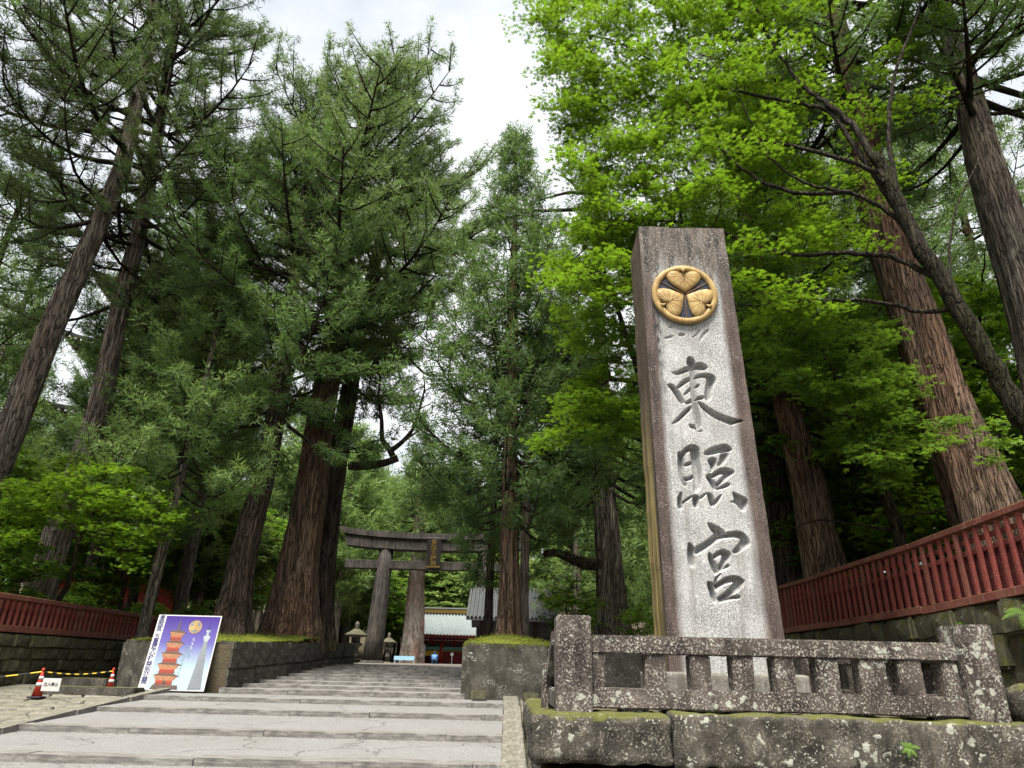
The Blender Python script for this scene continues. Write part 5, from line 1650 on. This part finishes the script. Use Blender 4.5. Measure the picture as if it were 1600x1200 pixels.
def maple(seed, skeleton, targets, leaf_size, mat, L=0.7, lobes=5, tmat='bark_maple', per=0.085):
    """skeleton: list of (points, r0, r1) limbs; targets (n,3): spray positions joined to the nearest limb point"""
    g = np.random.default_rng(seed)
    tb = Tubes()
    nodes = []
    trunk = None
    for i, (pts, a, b_) in enumerate(skeleton):
        pts = np.asarray(pts, float)
        s = np.linspace(0, 1, len(pts)); sf = np.linspace(0, 1, max(10, len(pts) * 5))
        q = np.stack([np.interp(sf, s, pts[:, k]) for k in range(3)], -1)
        for _ in range(4):
            q[1:-1] = (q[:-2] + 2 * q[1:-1] + q[2:]) / 4
        jit = g.normal(0, 0.02, q.shape); jit[0] = 0
        q = q + jit * min(1, a / 0.1)
        if i == 0:
            V, F = tube_np(q, np.linspace(a, b_, len(q)) * (1 + 0.5 * np.exp(-np.linspace(0, 1, len(q)) * 14)), 16)
            trunk = np_mesh('trunk', V, F, tmat, smooth=True)
        else:
            tb.add(q, np.linspace(a, b_, len(q)), 7)
        nodes.append(np.concatenate([q, np.linspace(a, b_, len(q))[:, None]], 1))
    nodes = np.concatenate(nodes)
    out = ([], [], [], [])
    order = np.argsort([np.min(np.linalg.norm(nodes[:, :3] - t_, axis=1)) for t_ in targets])
    for ti in order:
        t_ = targets[ti]
        dvec = nodes[:, :3] - t_
        dist = np.linalg.norm(dvec, axis=1) + 0.8 * np.maximum(0, dvec[:, 2])      # prefer to rise from below
        j = int(np.argmin(dist))
        p0 = nodes[j, :3]; rr0 = min(nodes[j, 3] * 0.7, 0.012 + 0.012 * np.linalg.norm(t_ - p0))
        s = np.linspace(0, 1, 6)
        q = p0 + (t_ - p0) * s[:, None]
        ln_ = np.linalg.norm(t_ - p0)
        q += np.sin(math.pi * s)[:, None] * g.normal(0, 0.07, 3) * ln_
        q[:, 2] += 0.10 * ln_ * np.sin(math.pi * s)
        rad_ = np.maximum(rr0 * (1 - 0.6 * s), 0.005)
        tb.add(q, rad_, 4)
        nodes = np.concatenate([nodes, np.concatenate([q[2:], rad_[2:, None]], 1)])
        h = (t_ - p0); h[2] = 0
        h = unit(h + g.normal(0, 0.4, 3) * np.array([1, 1, 0]) * (ln_ + 0.3))
        spray(t_ - h * L * 0.35, h, g, tb, L * g.uniform(0.75, 1.25), out, per=per)
    C, N_, S, T = (np.concatenate(o_) for o_ in out)
    cr_ = lobed_leaves('crown', C, N_, S * leaf_size, T, mat, g, lobes)
    return trunk, tb.mesh('branches', 'bark_twig'), cr_

g = np.random.default_rng(77)
def poly_targets(n, poly, y0, y1, base, g, layer=None):
    """points of a volume: outline seen from the path, between depths y0 and y1, settled in loose layers"""
    poly = np.array(poly, float)
    res = []
    mn, mxx = poly.min(0), poly.max(0)
    while len(res) < n:
        p = g.uniform(mn, mxx)
        ins = False
        for i in range(len(poly)):
            x1, v1 = poly[i]; x2, v2 = poly[(i + 1) % len(poly)]
            if (v1 > p[1]) != (v2 > p[1]) and p[0] < (x2 - x1) * (p[1] - v1) / (v2 - v1) + x1:
                ins = not ins
        if not ins: continue
        q = at(p[0], p[1], g.uniform(y0, y1)) - base
        if layer:
            q.z = round((q.z + 0.25 * math.sin(q.x * 1.1) + 0.2 * math.sin(q.y * 1.3)) / layer) * layer + g.normal(0, 0.10)
        res.append(tuple(q))
    return np.array(res)

# big maple leaning in from the right
b = Vector((9.1, 10.6, 2.95))
def ap(pix, Y, dy=0.0):
    n = len(pix)
    return [tuple(at(x, y, Y + dy * k / max(1, n - 1)) - b) for k, (x, y) in enumerate(pix)]
sk = [([(0, 0, 0)] + ap([(1640, 720), (1600, 650), (1530, 540), (1430, 370), (1395, 300), (1370, 240)], 10.6), 0.20, 0.10),
      (ap([(1385, 285), (1340, 200), (1290, 160), (1252, 135), (1200, 60), (1150, -60)], 10.6, 1.2), 0.075, 0.02),
      (ap([(1420, 350), (1380, 300), (1300, 170), (1262, 165), (1180, 150), (1060, 120), (960, 60), (870, 50)], 10.6, 1.6), 0.06, 0.012),
      (ap([(1440, 385), (1390, 330), (1330, 300), (1260, 290), (1200, 250), (1150, 140)], 10.6, 0.8), 0.05, 0.012),
      (ap([(1330, 300), (1240, 305), (1160, 270), (1070, 170), (1050, 60)], 10.9, 1.2), 0.05, 0.012),
      (ap([(1500, 480), (1440, 490), (1380, 470), (1300, 470), (1250, 470), (1180, 480), (1110, 470)], 10.6, 2.2), 0.05, 0.012),
      (ap([(1470, 440), (1400, 400), (1320, 395), (1220, 400), (1100, 350), (960, 340), (880, 420)], 10.6, 2.2), 0.06, 0.012),
      (ap([(1540, 560), (1500, 500), (1480, 420), (1490, 330), (1530, 250)], 10.7, 0.5), 0.045, 0.012),
      (ap([(1405, 320), (1385, 200), (1400, 100), (1440, 10), (1450, -90)], 10.6, 0.3), 0.05, 0.015),
      (ap([(1380, 270), (1260, 230), (1130, 210), (1000, 230), (920, 260)], 10.6, 1.8), 0.05, 0.010)]
POLY_M1 = [(825, -60), (1310, -120), (1280, 60), (1250, 200), (1320, 420), (1310, 500), (1160, 520), (1130, 430), (1000, 420), (950, 480), (880, 480), (860, 400), (930, 300), (910, 220), (860, 170), (825, 100)]
tg = np.concatenate([poly_targets(500, POLY_M1, 11.2, 14.2, b, g, 0.40), poly_targets(42, [(1290, -80), (1500, -80), (1470, 120), (1400, 300), (1330, 460), (1300, 300)], 11.0, 12.8, b, g, 0.40),
                     poly_targets(150, [(860, -60), (1250, -60), (1200, 300), (1000, 330), (880, 250)], 11.0, 12.5, b, g, 0.45)])
place('maple_tree', maple(201, sk, tg, 0.068, 'leaf_maple', 0.78), b, 'big bright green maple leaning in from the right over the monument')
# lower left skirt of maple foliage between the conical cedar and the monument
b = Vector((4.6, 14.4, 2.3))
sk = [([(0, 0, 0), tuple(at(1040, 800, 14.4) - b), tuple(at(1015, 640, 14.4) - b), tuple(at(990, 560, 14.4) - b)], 0.12, 0.07),
      (ap([(990, 560), (960, 470), (930, 380), (940, 300)], 14.4, -0.5), 0.07, 0.015),
      (ap([(1000, 600), (950, 590), (900, 640), (870, 690)], 14.4, -0.7), 0.05, 0.012),
      (ap([(992, 560), (1030, 460), (1080, 380)], 14.4, 0.7), 0.05, 0.012)]
tg = np.concatenate([poly_targets(120, [(900, 330), (1000, 330), (1010, 700), (960, 690), (850, 700), (860, 640), (930, 600), (870, 520), (880, 470)], 12.6, 15.5, b, g, 0.4)])
place('maple_tree', maple(202, sk, tg, 0.085, 'leaf_maple', 0.62), b, 'light green maple behind the upper left edge of the monument')
# shaded small maple behind the fence at right
b = Vector((8.5, 15.0, 2.9))
sk = [([(0, 0, 0)] + ap([(1400, 830), (1378, 740), (1360, 680), (1310, 590), (1270, 530)], 15.0), 0.15, 0.06),
      (ap([(1375, 730), (1400, 640), (1420, 560)], 15, -0.6), 0.05, 0.012),
      (ap([(1350, 660), (1290, 640), (1220, 620), (1170, 600)], 15, -0.8), 0.05, 0.012),
      (ap([(1400, 830), (1340, 820), (1280, 810), (1230, 830)], 15, -0.6), 0.03, 0.01),
      (ap([(1395, 810), (1460, 800), (1560, 760)], 15, -1.6), 0.03, 0.01)]
tg = np.concatenate([poly_targets(190, [(1160, 500), (1380, 470), (1440, 620), (1430, 700), (1380, 730), (1340, 720), (1300, 620), (1180, 580)], 12.6, 16.4, b, g, 0.4),
                     poly_targets(8, [(1430, 640), (1600, 690), (1600, 740), (1480, 740)], 11.2, 13.0, b, g, 0.35)])
place('maple_tree', maple(203, sk, tg, 0.08, 'leaf_shade', 0.62), b, 'small shaded maple with crooked trunk behind the right fence')
# left maple behind the fence
b = Vector((-10.75, 17.4, 2.4))
sk = [([(0, 0, 0)] + ap([(112, 900), (122, 850), (150, 790), (160, 760)], 17.4), 0.07, 0.03),
      (ap([(125, 850), (90, 790), (60, 750)], 17.4, -0.6), 0.03, 0.01),
      (ap([(150, 790), (200, 770), (250, 790)], 17.4, -0.4), 0.03, 0.01)]
tg = poly_targets(170, [(25, 730), (120, 715), (200, 740), (285, 800), (275, 840), (240, 880), (180, 880), (150, 830), (60, 800), (10, 870), (0, 780)], 15.6, 18.5, b, g, 0.35)
tg = tg[tg[:, 0] + b.x < -8.0]
place('maple_tree', maple(204, sk, tg, 0.075, 'leaf_maple', 0.55), b, 'low spreading bright maple behind the left fence')

# generic broadleaf understorey tree and shrub, reused
def generic_broad(seed, H, Rr, n, mat, ls, L=0.6, lobes=3):
    gg = np.random.default_rng(seed)
    sk = [([(0, 0, 0), (0.1, 0, H * 0.3), (-0.1, 0.1, H * 0.6), (0.1, 0, H * 0.9)], 0.03 * H * 0.5, 0.02)]
    for k in range(7):
        a = k * 2.4; z = H * (0.3 + 0.08 * k)
        sk.append(([(0, 0, z), (Rr * 0.4 * math.cos(a), Rr * 0.4 * math.sin(a), z + H * 0.08), (Rr * 0.85 * math.cos(a), Rr * 0.85 * math.sin(a), z + H * 0.13)], 0.012 * H * 0.5, 0.01))
    p = unit(gg.normal(size=(n, 3))) * gg.uniform(0.35, 1, (n, 1)) ** 0.5
    tgt = p * np.array([Rr, Rr, H * 0.36]) + np.array([0, 0, H * 0.62])
    return maple(seed, sk, tgt, ls, mat, L, lobes, per=0.12)
BROAD = [generic_broad(301, 9, 3.2, 300, 'leaf_broad', 0.15, 0.8), generic_broad(302, 9, 3.4, 300, 'leaf_shade', 0.14, 0.8), generic_broad(305, 8, 3.0, 260, 'leaf_maple', 0.11, 0.8)]
SHRUB = [generic_broad(303, 2.2, 1.0, 70, 'leaf_shade', 0.085, 0.4), generic_broad(304, 2.0, 0.9, 60, 'leaf_maple', 0.075, 0.4)]
# generic cedars, reused for the forest
def straight(H, seed):
    gg = np.random.default_rng(seed)
    z = np.linspace(0, H, 6)
    return [(gg.normal(0, 0.012) * k * H * 0.1, gg.normal(0, 0.012) * k * H * 0.1, zz_) for k, zz_ in enumerate(z)]
FOREST = [cedar(401, straight(24, 1), 0.36, 0.40, 3.9, 66, 0.30, 11, 'leaf_cedar', 'bark_grey', r1=0.05),
          cedar(402, straight(22, 2), 0.30, 0.28, 3.5, 74, 0.30, 11, 'leaf_cedar', 'bark_dark', r1=0.05),
          cedar(403, straight(19, 3), 0.26, 0.16, 3.3, 84, 0.30, 11, 'leaf_cedar_light', 'bark_grey', 'cone', r1=0.04, droop=0.4),
          cedar(404, straight(26, 4), 0.40, 0.46, 4.2, 60, 0.30, 11, 'leaf_cedar_olive', 'bark_red', r1=0.05)]
FAR = [cedar(411, straight(26, 5), 0.40, 0.22, 4.6, 62, 0.75, 14, 'leaf_cedar_light', 'bark_grey', 'old', r1=0.06)]

def zleft(x, y): return 2.30 + 0.13 * max(0, -x - 14) - 0.1
def zright(x, y): return (2.86 + 0.16 * max(0, x - 12) if y < 28.6 else 2.2 + 0.16 * max(0, x - 24)) - 0.1
rr = random.Random(12)
ORD = ('leftmost', 'second from left', 'third from left', 'fourth from left', 'fifth from left', 'sixth from left', 'seventh from left', 'eighth from left', 'ninth from left', 'tenth from left',
       'eleventh from left', 'twelfth from left', 'thirteenth from left', 'fourteenth from left', 'fifteenth from left', 'sixteenth from left')
def column(x, y, z):
    p = Vector((x, y, z - EYE)); c, s = math.cos(ROLL), math.sin(ROLL)
    U = Vector((0, -math.sin(PITCH), math.cos(PITCH)))
    return 800 + FPX * p.dot(c * Vector((1, 0, 0)) + s * U) / p.dot(Vector((0, math.cos(PITCH), math.sin(PITCH))))
def scatter(n, x0, x1, y0, y1, dmin, zf, kinds, name, label, group, s0=0.85, s1=1.15, taken=None, bank=None, cat='tree', ordinal=True, margin=120):
    taken = [] if taken is None else taken
    bank = bank or FOREST
    tries = 0; made = []
    while len(made) < n and tries < 4000:
        tries += 1
        x, y = rr.uniform(x0, x1), rr.uniform(y0, y1)
        if any((x - a) ** 2 + (y - c) ** 2 < dmin ** 2 for a, c in taken): continue
        if abs(x + 27) < 6.5 and abs(y - 52) < 6.5: continue
        z = zf(x, y)
        cx = column(x, y, z + 1.5)
        if not -margin < cx < 1600 + margin: continue
        taken.append((x, y))
        s = rr.uniform(s0, s1)
        made.append((cx, place(name, bank[rr.choice(kinds)], (x, y, z), label, cat, group, rr.uniform(0, 6.28), s, s * rr.uniform(0.92, 1.08))))
    if ordinal:
        for k, (cx, o) in enumerate(sorted(made, key=lambda q: q[0])):
            o['label'] = label + ', ' + (ORD[k] if k < len(made) - 1 or k == 0 else 'rightmost')
    return taken
# slim trunks seen one by one behind the left fence
for px, Y, kind, s, lab in ((140, 26, 0, 0.72, 'slim grey cedar trunk right of the big one behind the left fence'), (188, 27, 3, 0.70, 'slim cedar trunk behind the bright left maple'),
                            (245, 25, 1, 0.62, 'thin dark cedar trunk just above the left edge of the poster'), (290, 29, 0, 0.72, 'slim cedar trunk above the middle of the poster'),
                            (318, 33, 2, 0.85, 'pale green cedar filling the gap above the poster'), (215, 34, 2, 0.9, 'light green cedar between the slim trunks at left')):
    p = at(px, 900, Y)
    place('cedar_tree', FOREST[kind], (p.x, Y, 2.3), lab, 'tree', 'slim cedars behind the left fence', rr.uniform(0, 6), s)
for (x, y, k, sc_, lab) in ((-18.2, 21.5, 1, 0.80, 'cedar with low boughs filling the left edge behind the first bare trunk'), (-21.0, 26.5, 2, 0.95, 'light green cedar deeper in at the left edge'), (-15.6, 11.0, 0, 0.92, 'cedar outside the left edge whose boughs hang into the upper corner')):
    place('cedar_tree', FOREST[k], (x, y, zleft(x, y)), lab, 'tree', None, rr.uniform(0, 6), sc_)
taken = [(-14, 18), (-12.8, 20), (-9, 26), (-10, 29)]
scatter(6, -34, -15, 27, 44, 4.6, zleft, (0, 1, 2, 3), 'forest_cedar', 'tall cedar in the dark forest behind the left red fence', 'cedars of the left forest', 0.62, 0.85, taken)
scatter(10, -62, -20, 46, 85, 4.6, zleft, (0, 1, 2, 3), 'forest_cedar', 'distant cedar deep in the left forest', 'distant cedars of the left forest', 0.65, 0.85, taken)
scatter(0, -20, -14, 9, 13, 4.0, zleft, (0, 3), 'forest_cedar', 'tall cedar at the left margin overhanging the upper corner', 'cedars at the left margin', 0.9, 1.05, [(-14, 18)], margin=700)
tk = [(10, 14), (12, 14.5), (8, 19), (8.5, 15), (9, 10.6)]
scatter(7, 9.5, 30, 24, 36, 4.4, zright, (0, 1, 3), 'forest_cedar', 'tall cedar in the forest behind the right fence', 'cedars of the right forest', 0.9, 1.15, tk)
scatter(11, 14, 60, 34, 80, 5.0, zright, (0, 1, 2, 3), 'forest_cedar', 'distant cedar deep in the right forest', 'distant cedars of the right forest', 0.9, 1.2, tk)
scatter(1, 18, 26, 8, 16, 4.0, zright, (0, 3), 'forest_cedar', 'tall cedar at the right margin', 'cedars at the right margin', 0.95, 1.1, tk, margin=700)
# understorey
scatter(9, 9.2, 22, 17.5, 28, 2.8, zright, (1, 2, 2), 'understorey_tree', 'leafy green understorey tree among the right cedars', 'understorey of the right forest', 0.75, 1.2, None, BROAD)
scatter(9, -30, -12.5, 23, 40, 3.5, zleft, (0, 1), 'understorey_tree', 'leafy green understorey tree among the left cedars', 'understorey of the left forest', 0.6, 1.0, None, BROAD)
scatter(16, -24, -11.2, 14, 30, 1.8, zleft, (0, 0, 1), 'shrub', 'low green shrub behind the left fence', 'shrubs behind the left fence', 0.7, 1.1, None, SHRUB, 'shrub')
scatter(14, 8.8, 20, 12, 26, 1.8, zright, (0, 1, 1), 'shrub', 'low shaded shrub behind the right fence', 'shrubs behind the right fence', 0.7, 1.2, None, SHRUB, 'shrub')
for x, y, sc_, lab in ((10.4, 17.2, 1.9, 'leafy bush behind the crooked small maple at right'), (11.8, 17.0, 1.8, 'leafy bush left of the huge red brown cedar foot'), (9.6, 21.0, 2.2, 'taller bush in the gap behind the right fence')):
    place('shrub', SHRUB[1], (x, y, zright(x, y)), lab, 'shrub', 'bushes behind the right fence', rr.uniform(0, 6), sc_)
# mid-distance trees either side of the plaza and beyond the gate
zp = lambda x, y: 1.9
scatter(6, 5, 22, 50, 76, 5, lambda x, y: 2.1, (0,), 'plaza_cedar', 'light green cedar right of the gate hall', 'cedars right of the plaza', 0.8, 1.0, None, FAR)
scatter(5, 3.5, 12, 28.8, 41, 3.0, lambda x, y: 1.9, (2, 1), 'plaza_cedar', 'cedar behind the monument on the far side of the right bed', 'cedars behind the right bed', 0.7, 0.95)
scatter(7, -34, -14, 62, 92, 5, lambda x, y: 2.6, (0,), 'plaza_cedar', 'light green cedar left of the torii', 'cedars left of the plaza', 0.75, 0.95, None, FAR)
scatter(5, -18, -11.5, 66, 90, 3.5, lambda x, y: 2.4, (0, 0, 1), 'plaza_tree', 'pale leafy tree framed by the left half of the torii', 'leafy trees seen through the torii', 1.0, 1.5, None, BROAD)
scatter(40, -60, 50, 98, 150, 6, lambda x, y: 2.4 + 0.20 * (y - 96) - 0.3, (0,), 'hill_cedar', 'pale green cedar on the hill behind the gate', 'cedars on the hill behind the gate', 0.75, 1.05, None, FAR, 'tree', False)
scatter(16, -26, 10, 90, 99, 3.2, lambda x, y: 2.3, (0,), 'hill_tree', 'pale leafy tree on the slope right behind the gate', 'leafy trees behind the gate', 1.1, 1.7, None, BROAD)
# bright bush left of the monument
for px, py, Y, s, lab in ((890, 960, 19.5, 0.95, 'bright yellow green maple bush left of the enclosure'), (1000, 985, 18.5, 0.6, 'small bright shrub seen beside the foot of the monument')):
    p = at(px, py, Y)
    place('shrub', SHRUB[1], (p.x, Y, 2.25), lab, 'shrub', None, 0.7, s)

# ------------------------------------------------------------------ moss tufts and ferns
def tufts(name, n, x0, x1, y0, y1, fz, size, mat, label, cat, nb=9):
    gg = np.random.default_rng(n)
    X, Y = gg.uniform(x0, x1, n), gg.uniform(y0, y1, n)
    C = np.stack([X, Y, fz(X, Y) + 0.005], -1)
    me = needle_clumps(name, C, np.tile([[0, 0, 1.0]], (n, 1)), gg.uniform(0.6, 1.3, n) * size, gg.uniform(0.2, 0.9, n), nb, mat, gg, 1, 1.2, 0.55)
    return tag(put(name, me), label, cat, None, 'stuff')
tufts('moss_cover', 3800, -7.9, -5.72, 15.9, 25, lambda X, Y: BL(X, np.maximum(Y, 16.1)), 0.045, 'leaf_moss', 'bright moss on top of the bed left of the stairs', 'moss')
tufts('moss_cover', 3400, -0.88, 2.5, 15.6, 20, lambda X, Y: BR(X, np.maximum(Y, 15.9)), 0.045, 'leaf_moss', 'bright moss on top of the bed right of the stairs', 'moss')
def fern(seed):
    gg = np.random.default_rng(seed)
    V, F, T = [], [], []
    for k in range(7):
        a = k * 0.9 + gg.normal(0, 0.2); h = np.array([math.cos(a), math.sin(a), 0])
        L = gg.uniform(0.22, 0.36); pp = np.array([-h[1], h[0], 0])
        for j in range(12):
            s = (j + 1) / 13
            c = h * L * s + np.array([0, 0, L * (0.75 * s - 0.85 * s * s)])
            w_ = 0.085 * math.sin(math.pi * min(1, s * 0.85 + 0.12))
            for sg_ in (-1, 1):
                o = len(V)
                V += [c - h * 0.010, c + h * 0.014, c + pp * sg_ * w_ + h * 0.02 - np.array([0, 0, 0.01])]
                F.append((o, o + 1, o + 2)); T.append(gg.uniform(0.3, 0.9))
    return np_mesh('frond', np.array(V), np.array(F), 'leaf_shade', np.array(T))
FN = [fern(1), fern(2), fern(3)]
for k, (y, z) in enumerate(((12.4, 2.6), (10.6, 2.7), (9.9, 2.1), (9.3, 2.6), (8.6, 2.05))):
    t = thing('fern', (RFX - 0.03, y, z), 'small green fern growing out of the right mossy wall, ' + (ORD[k] if k < 4 else 'rightmost'), 'fern', 'ferns in the right wall')
    t.rotation_euler = (0, -0.7, k * 0.7)
    put('fronds', FN[k % 3], t)
t = thing('fern', (at(1418, 1150, 7.5).x, 7.53, 1.16), 'tiny green plant in the joint of the base stones', 'plant')
put('fronds', FN[0], t, (0, 0, 0), (0.9, 0, 0), (0.35, 0.35, 0.35))
# dry needles and twigs gathered along the step edges and walls
gg = np.random.default_rng(909)
n = 2600
X = gg.uniform(PX0, PX1, n)
seg = gg.integers(3, len(STEP_Y), n)
Yb = np.array(STEP_Y + [15.62])
f = 1 - np.abs(gg.normal(0, 0.16, n)) % 1
Y = Yb[seg] + 0.25 + (Yb[seg + 1] - Yb[seg] - 0.27) * np.where(gg.random(n) < 0.75, f, gg.random(n))
za, zb = SL * Yb[seg] + 0.035, SL * Yb[seg + 1] - 0.035
Z = za + (zb - za) * (Y - Yb[seg] - 0.03) / (Yb[seg + 1] - Yb[seg] - 0.03) + 0.006
C = np.stack([X, Y, Z], -1)
an = gg.uniform(0, 6.28, n)
d = np.stack([np.cos(an), np.sin(an), 0.08 + 0 * an], -1); e = np.stack([-np.sin(an), np.cos(an), 0 * an], -1)
L = gg.uniform(0.015, 0.06, n)[:, None]; W = gg.uniform(0.003, 0.008, n)[:, None]
V = np.stack([C - e * W, C + e * W, C + d * L], 1).reshape(-1, 3)
plain('dry_needles', (0.085, 0.055, 0.028), 0.9, 0, 0.4, 30)
tag(put('needle_litter', np_mesh('needle_litter', V, np.arange(3 * n).reshape(-1, 3), 'dry_needles')), 'dry brown needle litter along the step edges of the path', 'litter', None, 'stuff')
